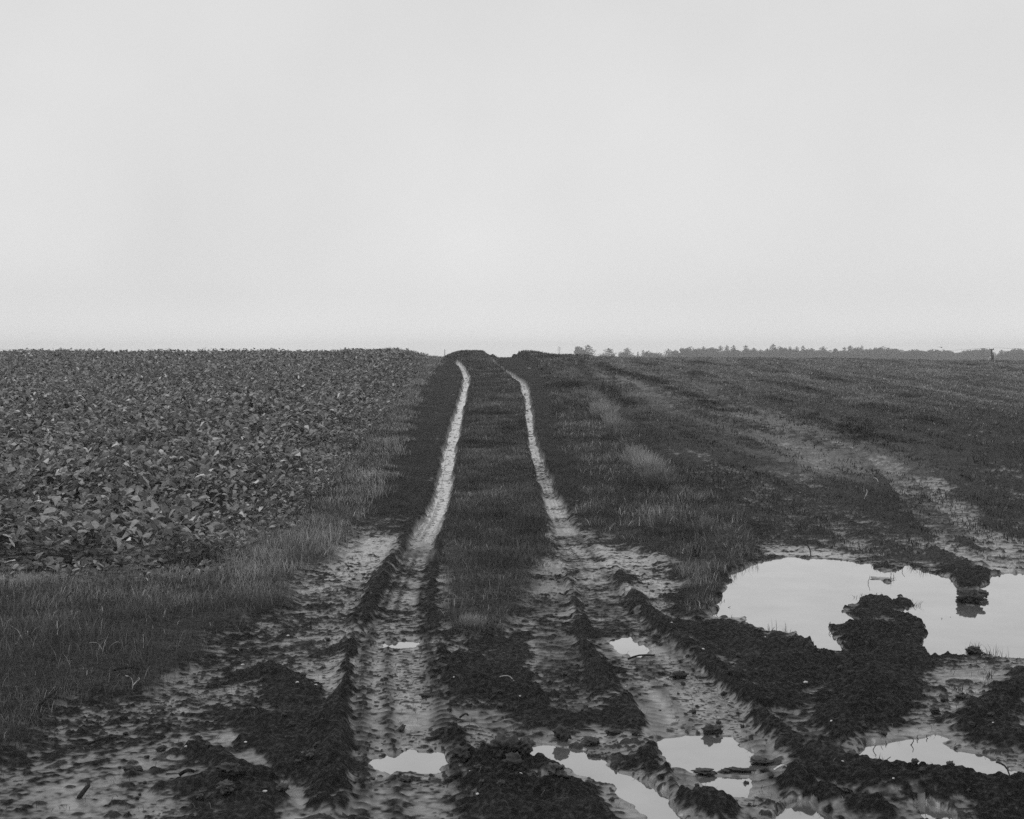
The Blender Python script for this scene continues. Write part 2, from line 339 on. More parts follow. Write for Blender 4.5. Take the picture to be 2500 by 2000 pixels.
# drawn-up ridges
ridk = np.zeros(X.shape)
for i, (pts, h, hw, rg) in enumerate(RIDGES):
    P = sites(pts); D, S, T, K = path(P, X, Y, .8)
    wob = 1 + .2 * vnoise(T, T * 0, .6, 60 + i)
    D = D + .035 * vnoise(X, Y, .16, 51) + .02 * vnoise(X, Y, .07, 52)
    k = np.exp(-(np.maximum(D, 0) / (hw * 1.05)) ** 2.4)
    Z = np.maximum(Z, 0) + h * .58 * k * wob - 0 if i == 0 else Z + h * .58 * k * wob * (1 - .5 * np.clip(Z / .08, 0, 1))
    ridk = np.maximum(ridk, k)
    W = W * (1 - k) + .08 * k
    A = A * (1 - k * .8) + (.006 + .011 * rg) * k * .8
# grassed ground stands higher and is rough below the blades
gr = np.clip(mVl + mSt + mVr, 0, 1)
hg = .05 * mVl + (.05 + .26 * sstep(50, 68, Y) * sstep(-.1, .75, sdSt)) * mSt + (.05 + .03 * sstep(30, 60, Y) + .20 * sstep(50, 68, Y) * np.exp(-((X - 1.25 + (Y - 60) * .1) / .9) ** 2)) * mVr
Z = Z + hg
# the two wheel ruts
wetrut = np.zeros(X.shape); lugm = np.zeros(X.shape); rutf = np.zeros(X.shape)
for nm, RU in (('L', RUT_L), ('R', RUT_R)):
    P, Wd = rutw(RU)
    D, S, T, K = path(P, X, Y, 1.2)
    wd = np.interp(K, np.arange(len(Wd)), Wd)
    edge = D + .02 * vnoise(X, Y, .22, 77) + .03 * vnoise(X, Y, .9, 76) * (Y > 16) + .012 * vnoise(X, Y, .07, 78)
    fl = 1 - sstep(wd * .5 - .02, wd * .5 + np.interp(Y, [14, 18], [.07, .045]), edge)
    dep = np.interp(Y, [6, 12, 16, 30, 60], [.035, .035, .07, .13, .11])
    bank = np.exp(-((edge - wd * .5 - .11) / .07) ** 2) * .02
    Z = Z * (1 - fl) + fl * (-dep * sstep(11.5, 23, Y)) + bank * (1 - fl)
    nearW = np.interp(Y, [9, 10.5, 12, 15.5], [.8, .72, .62, .6]) + .14 * vnoise(X, Y, .4, 79)
    farW = np.where(nm == 'L', 1.15, np.interp(Y, [14, 17, 21, 24, 60], [.75, .8, .85, .95, 1.1]))
    dryband = sstep(.1, .5, vnoise(T, T * 0, 1.3, 83)) * (Y < 17.5)
    wr = nearW * (1 - sstep(13.5, 19, Y)) + farW * sstep(13.5, 19, Y) - .15 * dryband
    W = W * (1 - fl) + wr * fl
    A = A * (1 - fl) + np.interp(Y, [6, 15, 20], [.006, .007, .003]) * fl
    # tyre lugs pressed across the floor, strongest along the edges
    nS = S / wd
    lug = .5 + .5 * np.sin(2 * np.pi * (T + .35 * np.abs(S)) / .095 + .5 * vnoise(X, Y, .3, 84))
    band = 1.15 * np.exp(-((nS - .47) / .12) ** 2) + .9 * np.exp(-((nS + .42) / .1) ** 2) + .8 * np.exp(-((nS + .12) / .07) ** 2)
    keep = sstep(-.5, .1, fbm(X, Y, .8, 2, 85) + .25) * (Y < 24)
    side = band if nm == 'L' else .6 * band
    Z = Z + fl ** .3 * side * keep * (.036 * lug - .012) * np.interp(Y, [6, 16, 24], [1, 1, .4])
    lugm = np.maximum(lugm, fl * np.clip(side, 0, 1) * keep * lug * sstep(.3, 1, lug + .2))
    grooves = np.sin(2 * np.pi * S / .05) * .0025 * fl * sstep(13, 15, Y) * (1 - sstep(24, 30, Y))
    Z = Z + grooves
    # wavelets that step across the shining floor
    Z = Z + fl * sstep(17, 19, Y) * .004 * vnoise(S, T, (.5, .25), 86)
    wetrut = np.maximum(wetrut, fl * sstep(13.2, 18.5, Y) * (1.0 if nm == 'L' else .8 * np.maximum(sstep(24, 30, Y) * (.7 + .3 * sstep(-.3, .2, vnoise(S, T, (.3, .7), 89))), .75 * sstep(-.15, .35, vnoise(T, T * 0 + S * 3, (.9, .6), 88)))))
    rutf = np.maximum(rutf, fl)
    mSt = mSt * (1 - fl); mVl = mVl * (1 - fl); mVr = mVr * (1 - fl)

for pts, wd in PRINTS:
    P = sites(pts); D, S, T, K = path(P, X, Y, .8)
    k = 1 - sstep(wd * .5 - .02, wd * .5 + .05, D + .02 * vnoise(X, Y, .2, 161))
    lug = .5 + .5 * np.sin(2 * np.pi * (T + .4 * np.abs(S)) / .11)
    kp = k * sstep(-.6, .2, vnoise(X, Y, .6, 162) + .2)
    Z = Z * (1 - .7 * k) + kp * (.018 * lug - .006); W = W * (1 - k) + .66 * k; A = A * (1 - .4 * k)
    lugm = np.maximum(lugm, kp * lug * .8)
    mSt = mSt * (1 - k)
# puddle hollows
inp = np.zeros(X.shape); streakm = np.zeros(X.shape); insd = np.full(X.shape, -9.0)
for nm, (P, streak) in PUDW.items():
    sdv = poly_sd(P, X, Y, .8)
    if nm == 'main':
        for q in ISLW[:1]: sdv = np.minimum(sdv, np.where(poly_sd(q, X, Y, .8) > -8, -poly_sd(q, X, Y, .8), 9))
    if nm == 'right':
        for q in ISLW[1:]: sdv = np.minimum(sdv, np.where(poly_sd(q, X, Y, .8) > -8, -poly_sd(q, X, Y, .8), 9))
    sdv = sdv + .016 * vnoise(X, Y, .18, 90) + .016 * vnoise(X, Y, .09, 91) + .011 * vnoise(X, Y, .04, 92)
    if nm not in ('main', 'backfilm', 'leftfilm', 'rightfilm', 'channel'):
        k = sstep(-.16, -.02, sdv + .06 * vnoise(X, Y, .2, 96)) * (1 - .7 * ridk)
        W = W * (1 - k) + np.maximum(W, .88) * k
    if streak:
        k = sstep(-.22, .1, sdv + .1 * fbm(X, Y, .3, 2, 95))
        W = W * (1 - k) + .66 * k; A = A * (1 - k) + .012 * k; streakm = np.maximum(streakm, k)
    else:
        k = sstep(-.01, .02, sdv)
        Z = np.where(sdv > -.02, Z * (1 - k) - k * np.clip(sdv * .35 + .004, 0, .06), Z)
        A = A * (1 - k) + .003 * k; W = W * (1 - k) + 1.0 * k
        o = (sdv <= -.0) & (sdv > -.35)
        Z = np.where(o, np.minimum(Z, .015 + (-sdv) * .45), Z)
        insd = np.maximum(insd, sdv)
    inp = np.maximum(inp, k if not streak else k * 0)

# rough and smooth soil
bil = lambda l, s_: 1 - 2.6 * np.abs(vnoise(X, Y, l, s_))
n = .30 * bil(.24, 101) + .36 * vnoise(X, Y, .12, 102) + .36 * bil(.07, 103) + .46 * vnoise(X, Y, .04, 104) + .42 * vnoise(X, Y, .021, 106) * (Y < 22) + .45 * vnoise(X, Y, .55, 105) * (1 - mFr)
n = n + .9 * np.clip(vnoise(X, Y, .05, 107) - .45, 0, 1) * 2.2
thr = -1.6 + 3.2 * np.clip(W, 0, 1.3)
kf = .3
dlt = n - thr
smx = .5 * (dlt + np.sqrt(dlt * dlt + kf * kf))
A = A * (1 + .0 * X)
Zr = A * smx * (1 - .55 * gr)
crumb = (np.clip(vnoise(X, Y, .030, 141) - .42, 0, 1) * 1.9 + np.clip(vnoise(X, Y, .018, 142) - .45, 0, 1) * 1.2 * (Y < 14)) * sstep(-.5, .5, vnoise(X, Y, .5, 143) + .2)
lump = np.clip(vnoise(X, Y, .085, 144) - .55, 0, 1) * 2.0
lump = lump * (1 - .7 * rutf)
crumb = np.maximum(crumb, np.clip(vnoise(X, Y, (.09, .06), 147) - .5, 0, 1) * 1.6 * (Y > 17))
Zr = Zr + (.013 * crumb + .024 * lump) * (1 - gr) * (1 - inp) * np.where(wetrut > .5, .45, 1) * (1 - .6 * rutf)
film = sstep(.45, -.65, dlt) * (1 - .85 * sstep(.08, .25, crumb + lump)) * (.6 + .4 * sstep(-.3, -1.8, dlt)) * (1 - .95 * lugm)
H = Bz + .018 * (1 - inp) * (1 - sstep(17, 20, Y)) + Z + Zr
H = H - .0 
wet = np.clip(film, 0, 1) * (1 - gr * .9)
wetrut = wetrut * (1 - .7 * sstep(.1, .35, crumb)) * (1 - .25 * sstep(-.2, .7, fbm(X, Y, .5, 2, 149))); wet = np.maximum(wet, wetrut); wetrut = np.maximum(wetrut, .27 * film * (1 - gr) * sstep(18, 15.5, Y)); wetrut = np.maximum(wetrut, .6 * streakm * sstep(.0, -.3, dlt) * (1 - ridk))
# soil tone: darker under grass and crop, paler drying silt on the right-hand field
pale = np.exp(-(path(sites([(1390,890),(1560,930),(1700,975),(1850,1020),(1980,1080),(2060,1150)]), X, Y, 4)[0] / (.5 + .035 * Y)) ** 2)
drow = np.zeros(X.shape)
for pts in DROWS:
    drow = np.maximum(drow, np.exp(-(path(sites(pts), X, Y, 3)[0] / .45) ** 2) * sstep(-.7, .2, fbm(X, Y, 1.1, 2, 131)))
tone = .017 + .007 * fbm(X, Y, .5, 3, 121) + .02 * film * sstep(17, 14, Y)
tone = tone + mFr * (.02 + .13 * pale * sstep(-.8, .7, aniso(X, Y, 125) + .1 + .9 * vnoise(X, Y, .13, 127)) + .03 * sstep(28, 50, Y)) * (1 - .6 * drow)
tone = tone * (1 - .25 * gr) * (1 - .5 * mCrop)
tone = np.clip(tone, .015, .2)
print('ground computed')

def material(name): 
    m = bpy.data.materials.new(name); m.use_nodes = True
    t = m.node_tree; b = t.nodes['Principled BSDF']; return m, t, b

mGround, t, b = material('mud')
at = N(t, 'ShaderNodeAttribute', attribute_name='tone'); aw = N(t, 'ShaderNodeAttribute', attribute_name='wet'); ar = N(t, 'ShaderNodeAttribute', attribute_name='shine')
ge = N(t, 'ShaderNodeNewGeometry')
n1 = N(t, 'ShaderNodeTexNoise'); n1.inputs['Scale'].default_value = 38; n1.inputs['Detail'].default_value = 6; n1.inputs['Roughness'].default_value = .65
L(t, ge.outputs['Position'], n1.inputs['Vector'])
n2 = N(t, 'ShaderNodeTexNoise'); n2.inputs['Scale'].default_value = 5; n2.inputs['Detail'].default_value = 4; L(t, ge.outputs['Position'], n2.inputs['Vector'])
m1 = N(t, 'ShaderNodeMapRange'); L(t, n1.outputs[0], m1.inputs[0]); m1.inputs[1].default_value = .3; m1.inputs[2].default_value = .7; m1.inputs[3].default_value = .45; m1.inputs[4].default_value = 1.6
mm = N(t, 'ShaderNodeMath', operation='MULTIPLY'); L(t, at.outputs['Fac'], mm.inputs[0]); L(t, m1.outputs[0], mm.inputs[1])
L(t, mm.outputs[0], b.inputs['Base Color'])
# roughness: film .25, clods .8; broken up by noise
rr = N(t, 'ShaderNodeMapRange'); rr.inputs[1].default_value = 0; rr.inputs[2].default_value = 1; rr.inputs[3].default_value = .9; rr.inputs[4].default_value = .2
L(t, aw.outputs['Fac'], rr.inputs[0])
r2 = N(t, 'ShaderNodeMapRange'); L(t, n2.outputs[0], r2.inputs[0]); r2.inputs[1].default_value = .3; r2.inputs[2].default_value = .7; r2.inputs[3].default_value = -.1; r2.inputs[4].default_value = .12
ra = N(t, 'ShaderNodeMath', operation='ADD'); L(t, rr.outputs[0], ra.inputs[0]); L(t, r2.outputs[0], ra.inputs[1])
rs = N(t, 'ShaderNodeMix', data_type='FLOAT'); L(t, ar.outputs['Fac'], rs.inputs[0]); L(t, ra.outputs[0], rs.inputs[2]); rs.inputs[3].default_value = .16
L(t, rs.outputs[0], b.inputs['Roughness'])
sx = N(t, 'ShaderNodeMapRange'); L(t, aw.outputs['Fac'], sx.inputs[0]); sx.inputs[3].default_value = .06; sx.inputs[4].default_value = 1.0
gl = N(t, 'ShaderNodeMapRange'); L(t, n1.outputs[0], gl.inputs[0]); gl.inputs[1].default_value = .5; gl.inputs[2].default_value = .72; gl.inputs[3].default_value = 0; gl.inputs[4].default_value = .4
sa = N(t, 'ShaderNodeMath', operation='ADD', use_clamp=True); L(t, sx.outputs[0], sa.inputs[0]); L(t, gl.outputs[0], sa.inputs[1])
L(t, sa.outputs[0], b.inputs['Specular IOR Level']); b.inputs['IOR'].default_value = 1.8
bu = N(t, 'ShaderNodeBump'); bu.inputs['Distance'].default_value = .03; L(t, n1.outputs[0], bu.inputs['Height'])
bs = N(t, 'ShaderNodeMapRange'); L(t, aw.outputs['Fac'], bs.inputs[0]); bs.inputs[3].default_value = 1.0; bs.inputs[4].default_value = .13
bs2 = N(t, 'ShaderNodeMath', operation='MULTIPLY'); L(t, bs.outputs[0], bs2.inputs[0])
iv = N(t, 'ShaderNodeMath', operation='SUBTRACT'); iv.inputs[0].default_value = 1; L(t, ar.outputs['Fac'], iv.inputs[1]); L(t, iv.outputs[0], bs2.inputs[1])
L(t, bs2.outputs[0], bu.inputs['Strength'])
ms = N(t, 'ShaderNodeMath', operation='MULTIPLY'); L(t, ar.outputs['Fac'], ms.inputs[0]); ms.inputs[1].default_value = .6; L(t, ms.outputs[0], b.inputs['Metallic'])
cm = N(t, 'ShaderNodeMix', data_type='FLOAT'); L(t, ar.outputs['Fac'], cm.inputs[0]); L(t, mm.outputs[0], cm.inputs[2]); cm.inputs[3].default_value = .42; L(t, cm.outputs[0], b.inputs['Base Color']); L(t, bu.outputs[0], b.inputs['Normal'])

nr, nc = XX.shape
idx = np.arange(nr * nc).reshape(nr, nc)
q = np.stack([idx[:-1, :-1], idx[:-1, 1:], idx[1:, 1:], idx[1:, :-1]], -1).reshape(-1, 4)
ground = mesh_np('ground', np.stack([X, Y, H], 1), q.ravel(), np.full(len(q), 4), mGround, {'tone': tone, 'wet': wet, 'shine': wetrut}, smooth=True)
tag(ground, kind='structure')
print('ground built')

Hg = H.reshape(nr, nc); 
def look(G, x, y):
    """bilinear look-up of a grid field at plan points"""
    r = np.interp(y, rows, np.arange(nr)); s = np.interp(y, rows, scale); c = np.interp(np.asarray(x) / s, us, np.arange(nc))
    r0 = np.clip(r.astype(int), 0, nr - 2); c0 = np.clip(c.astype(int), 0, nc - 2); fr = r - r0; fc = c - c0
    return (G[r0, c0] * (1 - fc) + G[r0, c0 + 1] * fc) * (1 - fr) + (G[r0 + 1, c0] * (1 - fc) + G[r0 + 1, c0 + 1] * fc) * fr
sdCr = poly_sd(CROP, X, Y, 2)
mVg = np.maximum(mVl, (Y < 40) * sstep(1.3, .5, np.where(sdCr < -8, 9, sdCr)) * mCrop)
G = {k: v.reshape(nr, nc) for k, v in dict(vl=mVg, st=mSt, vr=mVr, fr=mFr, crop=mCrop, inp=sstep(-.02, .02, insd), pale=pale, streak=streakm, drow=drow, shine=wetrut, wet=wet).items()}
def gz(x, y): return float(look(Hg, np.array([x]), np.array([y]))[0])

# ------------------------------------------------------------------ puddles
mWater, t, b = material('muddy_water')
b.inputs['Base Color'].default_value = (.47, .47, .47, 1); b.inputs['Metallic'].default_value = .8; b.inputs['Roughness'].default_value = .04
wn = N(t, 'ShaderNodeTexNoise'); wn.inputs['Scale'].default_value = 9; wn.inputs['Detail'].default_value = 3; g_ = N(t, 'ShaderNodeNewGeometry'); L(t, g_.outputs['Position'], wn.inputs['Vector'])
wb = N(t, 'ShaderNodeBump'); wb.inputs['Strength'].default_value = .05; wb.inputs['Distance'].default_value = .004; L(t, wn.outputs[0], wb.inputs['Height']); L(t, wb.outputs[0], b.inputs['Normal'])
wm = N(t, 'ShaderNodeTexNoise'); wm.inputs['Scale'].default_value = 2.3; wm.inputs['Detail'].default_value = 5; L(t, g_.outputs['Position'], wm.inputs['Vector'])
wr_ = N(t, 'ShaderNodeMapRange'); L(t, wm.outputs[0], wr_.inputs[0]); wr_.inputs[1].default_value = .3; wr_.inputs[2].default_value = .7; wr_.inputs[3].default_value = .40; wr_.inputs[4].default_value = .50; L(t, wr_.outputs[0], b.inputs['Base Color'])
for nm, (P, streak) in PUDW.items():
    if streak: continue
    c = P.mean(0)
    # grow the outline a little so the sheet runs under the banks
    nP = len(P); Q = []
    for i in range(nP):
        a_, b_, c_ = P[i - 1], P[i], P[(i + 1) % nP]
        e = (c_ - a_); e = e / (np.hypot(*e) + 1e-9)
        area = sum(P[j][0] * P[(j + 1) % nP][1] - P[(j + 1) % nP][0] * P[j][1] for j in range(nP))
        nrm = np.array([e[1], -e[0]]) * (1 if area > 0 else -1)
        Q.append(b_ + nrm * (.035 if not streak else .05))
    me = bpy.data.meshes.new('puddle'); me.from_pydata([(x, y, WATER + (.0 if nm != 'x' else 0)) for x, y in Q], [], [list(range(nP))]); me.update()
    if me.polygons[0].normal.z < 0: me.flip_normals()
    me.materials.append(mWater)
    o = bpy.data.objects.new('puddle', me); COL.objects.link(o); o.location.z = .018 if streak else .012
    tag(o, kind='structure')

# ------------------------------------------------------------------ haze
hz = bpy.data.meshes.new('haze')
x0, x1, y0, y1, z0, z1 = -760, 760, -60, 770, -8, 9
hz.from_pydata([(x0,y0,z0),(x1,y0,z0),(x1,y1,z0),(x0,y1,z0),(x0,y0,z1),(x1,y0,z1),(x1,y1,z1),(x0,y1,z1)], [], [(0,3,2,1),(4,5,6,7),(0,1,5,4),(1,2,6,5),(2,3,7,6),(3,0,4,7)])
mHz = bpy.data.materials.new('haze'); mHz.use_nodes = True; t = mHz.node_tree; t.nodes.clear()
pv = N(t, 'ShaderNodeVolumePrincipled'); pv.inputs['Color'].default_value = (.95, .95, .95, 1); pv.inputs['Density'].default_value = .0010
ou = N(t, 'ShaderNodeOutputMaterial'); L(t, pv.outputs[0], ou.inputs['Volume'])
hz.materials.append(mHz); o = bpy.data.objects.new('haze', hz); COL.objects.link(o); tag(o, kind='stuff')

# ------------------------------------------------------------------ plant materials
def leafy(name, rough=.5, spec=.4, trans=.0):
    m, t, b = material(name)
    a = N(t, 'ShaderNodeAttribute', attribute_name='tone')
    nn = N(t, 'ShaderNodeTexNoise'); nn.inputs['Scale'].default_value = 40; g2 = N(t, 'ShaderNodeNewGeometry'); L(t, g2.outputs['Position'], nn.inputs['Vector'])
    mp = N(t, 'ShaderNodeMapRange'); L(t, nn.outputs[0], mp.inputs[0]); mp.inputs[1].default_value = .3; mp.inputs[2].default_value = .7; mp.inputs[3].default_value = .75; mp.inputs[4].default_value = 1.25
    x = N(t, 'ShaderNodeMath', operation='MULTIPLY'); L(t, a.outputs['Fac'], x.inputs[0]); L(t, mp.outputs[0], x.inputs[1])
    L(t, x.outputs[0], b.inputs['Base Color']); b.inputs['Roughness'].default_value = rough; b.inputs['Specular IOR Level'].default_value = spec
    if trans:
        tr = N(t, 'ShaderNodeBsdfTranslucent'); L(t, x.outputs[0], tr.inputs[0]); ms_ = N(t, 'ShaderNodeMixShader'); ms_.inputs[0].default_value = trans
        L(t, b.outputs[0], ms_.inputs[1]); L(t, tr.outputs[0], ms_.inputs[2]); L(t, ms_.outputs[0], t.nodes['Material Output'].inputs[0])
    return m
mLeaf = leafy('crop_leaf', .6, .3, .25); mGrass = leafy('grass_blade', .55, .3, .3); mWood = leafy('dead_stem', .8, .2)

def flat_mat(name, v, rough=.8, spec=.3, sc=30):
    m, t, b = material(name)
    nn = N(t, 'ShaderNodeTexNoise'); nn.inputs['Scale'].default_value = sc; g2 = N(t, 'ShaderNodeNewGeometry'); L(t, g2.outputs['Position'], nn.inputs['Vector'])
    mp = N(t, 'ShaderNodeMapRange'); L(t, nn.outputs[0], mp.inputs[0]); mp.inputs[1].default_value = .3; mp.inputs[2].default_value = .7; mp.inputs[3].default_value = v * .7; mp.inputs[4].default_value = v * 1.3
    L(t, mp.outputs[0], b.inputs['Base Color']); b.inputs['Roughness'].default_value = rough; b.inputs['Specular IOR Level'].default_value = spec
    bu = N(t, 'ShaderNodeBump'); bu.inputs['Strength'].default_value = .5; bu.inputs['Distance'].default_value = .01; L(t, nn.outputs[0], bu.inputs['Height']); L(t, bu.outputs[0], b.inputs['Normal'])
    return m

rng = np.random.default_rng(7)

def blades(name, x, y, h, w, lean, yaw, tone_, parent=None, z=None, mat=None, curl=.5):
    n_ = len(x)
    if z is None: z = look(Hg, x, y) - .006
    cy, sy = np.cos(yaw), np.sin(yaw)           # lean direction
    wx, wy = -sy, cy
    tw = rng.uniform(-1.2, 1.2, n_); wx, wy = wx * np.cos(tw) - wy * np.sin(tw), wx * np.sin(tw) + wy * np.cos(tw)
    def pt(f, side):
        r = h * lean * (f ** (1 + curl)); zz = h * f * np.sqrt(np.clip(1 - (lean * f) ** 2, .05, 1))
        return np.stack([x + cy * r + wx * w * side, y + sy * r + wy * w * side, z + zz], 1)
    V = np.stack([pt(0, -.5), pt(0, .5), pt(.55, -.42), pt(.55, .42), pt(1.0, 0)], 1).reshape(-1, 3)
    b0 = np.arange(n_)[:, None] * 5
    F = np.concatenate([b0 + np.array([[0, 1, 3, 2]]), b0 + np.array([[2, 3, 4]])], 1).ravel()
    S = np.tile([4, 3], n_)
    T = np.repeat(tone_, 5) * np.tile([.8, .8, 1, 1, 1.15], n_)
    return mesh_np(name, V, F, S, mat or mGrass, {'tone': T}, parent)

def scatter(poly_bounds, n_, power=0):
    """random plan points in a distance-proportional fan between two distances"""
    d0, d1, u0, u1 = poly_bounds
    # density per area falls with distance as 1/d**power
    r = rng.random(n_ * 1)
    e = 2 - power
    dd = (d0 ** e + r * (d1 ** e - d0 ** e)) ** (1 / e)
    uu = rng.uniform(u0, u1, n_)
    return uu * dd, dd

def grass(name, key, n_, d0, d1, u0, u1, hfun, tfun, power, density_noise=None, lean=(.15, .97), wmul=1.0):
    x, y = scatter((d0, d1, u0, u1), n_, power)
    m = look(G[key], x, y)
    keep = rng.random(n_) < m
    if density_noise is not None: keep &= rng.random(n_) < density_noise(x, y)
    keep &= look(G['inp'], x, y) < .3
    keep &= look(G['shine'], x, y) < .3; keep &= rng.random(n_) > .93 * look(G['streak'], x, y)
    x = x[keep]; y = y[keep]; k = len(x)
    h = hfun(x, y) * rng.uniform(.5, 1.3, k); wd = np.maximum(.0026, .00030 * y) * rng.uniform(.7, 1.4, k) * wmul
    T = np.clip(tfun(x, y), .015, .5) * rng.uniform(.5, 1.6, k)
    print(name, key, k)
    return blades(name, x, y, h, wd, rng.uniform(lean[0], lean[1], k), rng.uniform(0, 2 * np.pi, k), T)

def straws(k, frac, hi=.32): return np.where(rng.random(k) < frac, hi / .06, 1.0)
o = grass('grass', 'vl', 520000, 7.0, 70, -.52, .02, lambda x, y: .10 + .05 * vnoise(x, y, .8, 201) + .03 * vnoise(x, y, .25, 202),
          lambda x, y: (.07 + .06 * sstep(-.2, .6, vnoise(x, y, 1.6, 203)) + .16 * sstep(10, 13, y)) * (1 + .5 * fbm(x, y, .45, 2, 205)) * straws(len(x), .035, .24), 1.0, lambda x, y: np.clip(.85 + .5 * fbm(x, y, .6, 3, 207), .15, 1))
tag(o, 'grass verge between the broad-leaved crop and the muddy track', 'grass', kind='stuff')
o = grass('grass', 'st', 300000, 9.5, 72, -.075, .045, lambda x, y: .075 + .03 * vnoise(x, y, .7, 211) + .02 * vnoise(x, y, .25, 212),
          lambda x, y: (.10 + .04 * fbm(x, y, 1.3, 2, 213)) * (1 + .55 * fbm(x, y, .4, 2, 215)) * straws(len(x), .03, .2), 1.0,
          lambda x, y: np.clip(sstep(11.5, 14, y) + .8 * np.exp(-(((x + .28) / .28) ** 2 + ((y - 10.4) / .5) ** 2)), .12, 1))
tag(o, 'dark grass strip running uphill between the two wheel ruts', 'grass', kind='stuff')
o = grass('grass', 'vr', 300000, 11, 72, -.03, .2, lambda x, y: .10 + .04 * vnoise(x, y, .8, 221) + .03 * vnoise(x, y, .25, 222),
          lambda x, y: (.10 + .05 * fbm(x, y, 1.2, 2, 223)) * (1 + .7 * fbm(x, y, .45, 2, 225)) * straws(len(x), .07, .22), 1.0, lambda x, y: np.clip(.75 + .7 * fbm(x, y, .6, 3, 227), .12, 1))
tag(o, 'rough grass verge to the right of the right-hand rut', 'grass', kind='stuff')
def fd(x, y):
    nn_ = sstep(-.5, .7, aniso(x, y, 231) + .3 * vnoise(x, y, 2.5, 237))
    up = sstep(24, 36, y) * sstep(.0, .25, x / y - .1 + .004 * (y - 24)) 
    return np.clip((.6 + .4 * up) * (nn_ + .6 * up) * (1 - .45 * look(G['pale'], x, y)) * (1 - .75 * look(G['wet'], x, y)) + .6 * look(G['drow'], x, y), 0, 1) * sstep(-.9, .3, vnoise(x, y, (.12, .3), 247))
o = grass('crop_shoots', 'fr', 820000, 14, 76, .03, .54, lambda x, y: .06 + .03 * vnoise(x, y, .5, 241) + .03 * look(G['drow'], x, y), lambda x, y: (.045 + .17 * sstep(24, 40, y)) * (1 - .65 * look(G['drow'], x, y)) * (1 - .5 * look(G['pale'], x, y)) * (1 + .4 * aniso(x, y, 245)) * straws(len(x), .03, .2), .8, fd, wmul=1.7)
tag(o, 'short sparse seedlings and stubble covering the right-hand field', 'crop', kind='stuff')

# ------------------------------------------------------------------ the broad-leaved crop
def leaves(name, bx, by, bz, az, el, ln, wd, tone_, hi, parent=None):
    """leaf blades with lobed outlines; base point, direction, length, width"""
    n_ = len(bx)
    if hi: us_ = np.array([0, .3, .62, .86, 1.0]); pw = np.array([.10, .62, 1.0, .72, .12])
    else: us_ = np.array([0, .5, 1.0]); pw = np.array([.25, 1.0, .25])
    K = len(us_)
    ca, sa = np.cos(az), np.sin(az); roll = rng.uniform(-.7, .7, n_); droop = rng.uniform(.1, 1.6, n_); cup = rng.uniform(-.15, .45, n_)
    V = np.zeros((n_, K, 3, 3)); jit = rng.uniform(.45, 1.35, (n_, K, 2))
    for i, u in enumerate(us_):
        e = el - droop * u; r = ln * u * np.cos(e); zz = ln * (np.sin(el) * u - .5 * droop * u * u)
        cx, cy = bx + ca * r, by + sa * r; cz = bz + zz
        for j, s in enumerate((-1, 0, 1)):
            wv = 0 if s == 0 else wd * pw[i] * .5 * s * jit[:, i, 0 if s < 0 else 1]
            wz = wv * np.sin(roll) + np.abs(wv) * cup
            V[:, i, j, 0] = cx - sa * wv * np.cos(roll); V[:, i, j, 1] = cy + ca * wv * np.cos(roll); V[:, i, j, 2] = cz + wz
    V = V.reshape(-1, 3); nvp = K * 3
    q_ = []
    for i in range(K - 1):
        for j in range(2): q_.append([i * 3 + j, i * 3 + j + 1, (i + 1) * 3 + j + 1, (i + 1) * 3 + j])
    q_ = np.array(q_)
    F = (np.arange(n_)[:, None, None] * nvp + q_[None]).reshape(-1)
    return mesh_np(name, V, F, np.full(n_ * len(q_), 4), mLeaf, {'tone': np.repeat(tone_, nvp)}, parent, smooth=True)

def crop_leaves(px, py, per, hs, d_hi):
    """leaf arrays for plants at plan points"""
    n_ = len(px); bx = np.repeat(px, per); by = np.repeat(py, per); k = len(bx)
    g0 = np.repeat(look(Hg, px, py), per); hp = np.repeat(hs, per)
    az = rng.uniform(0, 2 * np.pi, k); st = rng.uniform(.02, .10, k) * np.clip(hp / .25, .5, 1.4)
    z = g0 + hp * rng.uniform(.25, 1.0, k)
    el = rng.uniform(.2, 1.4, k); ln = rng.uniform(.045, .12, k) * np.clip(hp / .28, .6, 1.25); wd = ln * rng.uniform(.55, .95, k)
    T = .205 * rng.uniform(.15, 1.8, k) * np.where(rng.random(k) < .10, 2.0, 1)
    return bx + np.cos(az) * st, by + np.sin(az) * st, z, az, el, ln, wd, T

n_ = 45000
x, y = scatter((11.5, 76, -.56, .02), n_, 0)
m = look(G['crop'], x, y); 
sdc = poly_sd(CROP, x, y, 3)
keep = (rng.random(n_) < sstep(.0, .9, m) ) & (rng.random(n_) < np.clip(.75 + .5 * sstep(.0, .8, np.where(sdc < -8, 9, sdc)) , 0, 1))
x = x[keep]; y = y[keep]; sdc = sdc[keep]
hs = (.17 + .17 * sstep(0, 1.5, np.where(sdc < -8, 9, sdc))) * (1 + .3 * vnoise(x, y, .9, 251)) * rng.uniform(.8, 1.25, len(x))
edge_i = np.where(y < 14.6)[0]; print('edge plants', len(edge_i), 'all', len(x))
solo = edge_i[np.argsort(y[edge_i])][:140]
rest = np.setdiff1d(np.arange(len(x)), solo)
nearm = y[rest] < 30
parts = []
rr_ = rest[nearm]; a = crop_leaves(x[rr_], y[rr_], 13, hs[rr_], 0); o = leaves('broadleaf_crop', *a, True)
tag(o, 'nearer leafy mass of the broad-leaved crop on the left', 'crop', kind='stuff')
rr_ = rest[~nearm]; a = crop_leaves(x[rr_], y[rr_], 10, hs[rr_], 0); o = leaves('broadleaf_crop', *a, False)
tag(o, 'farther leafy mass of the broad-leaved crop up to the skyline', 'crop', kind='stuff')
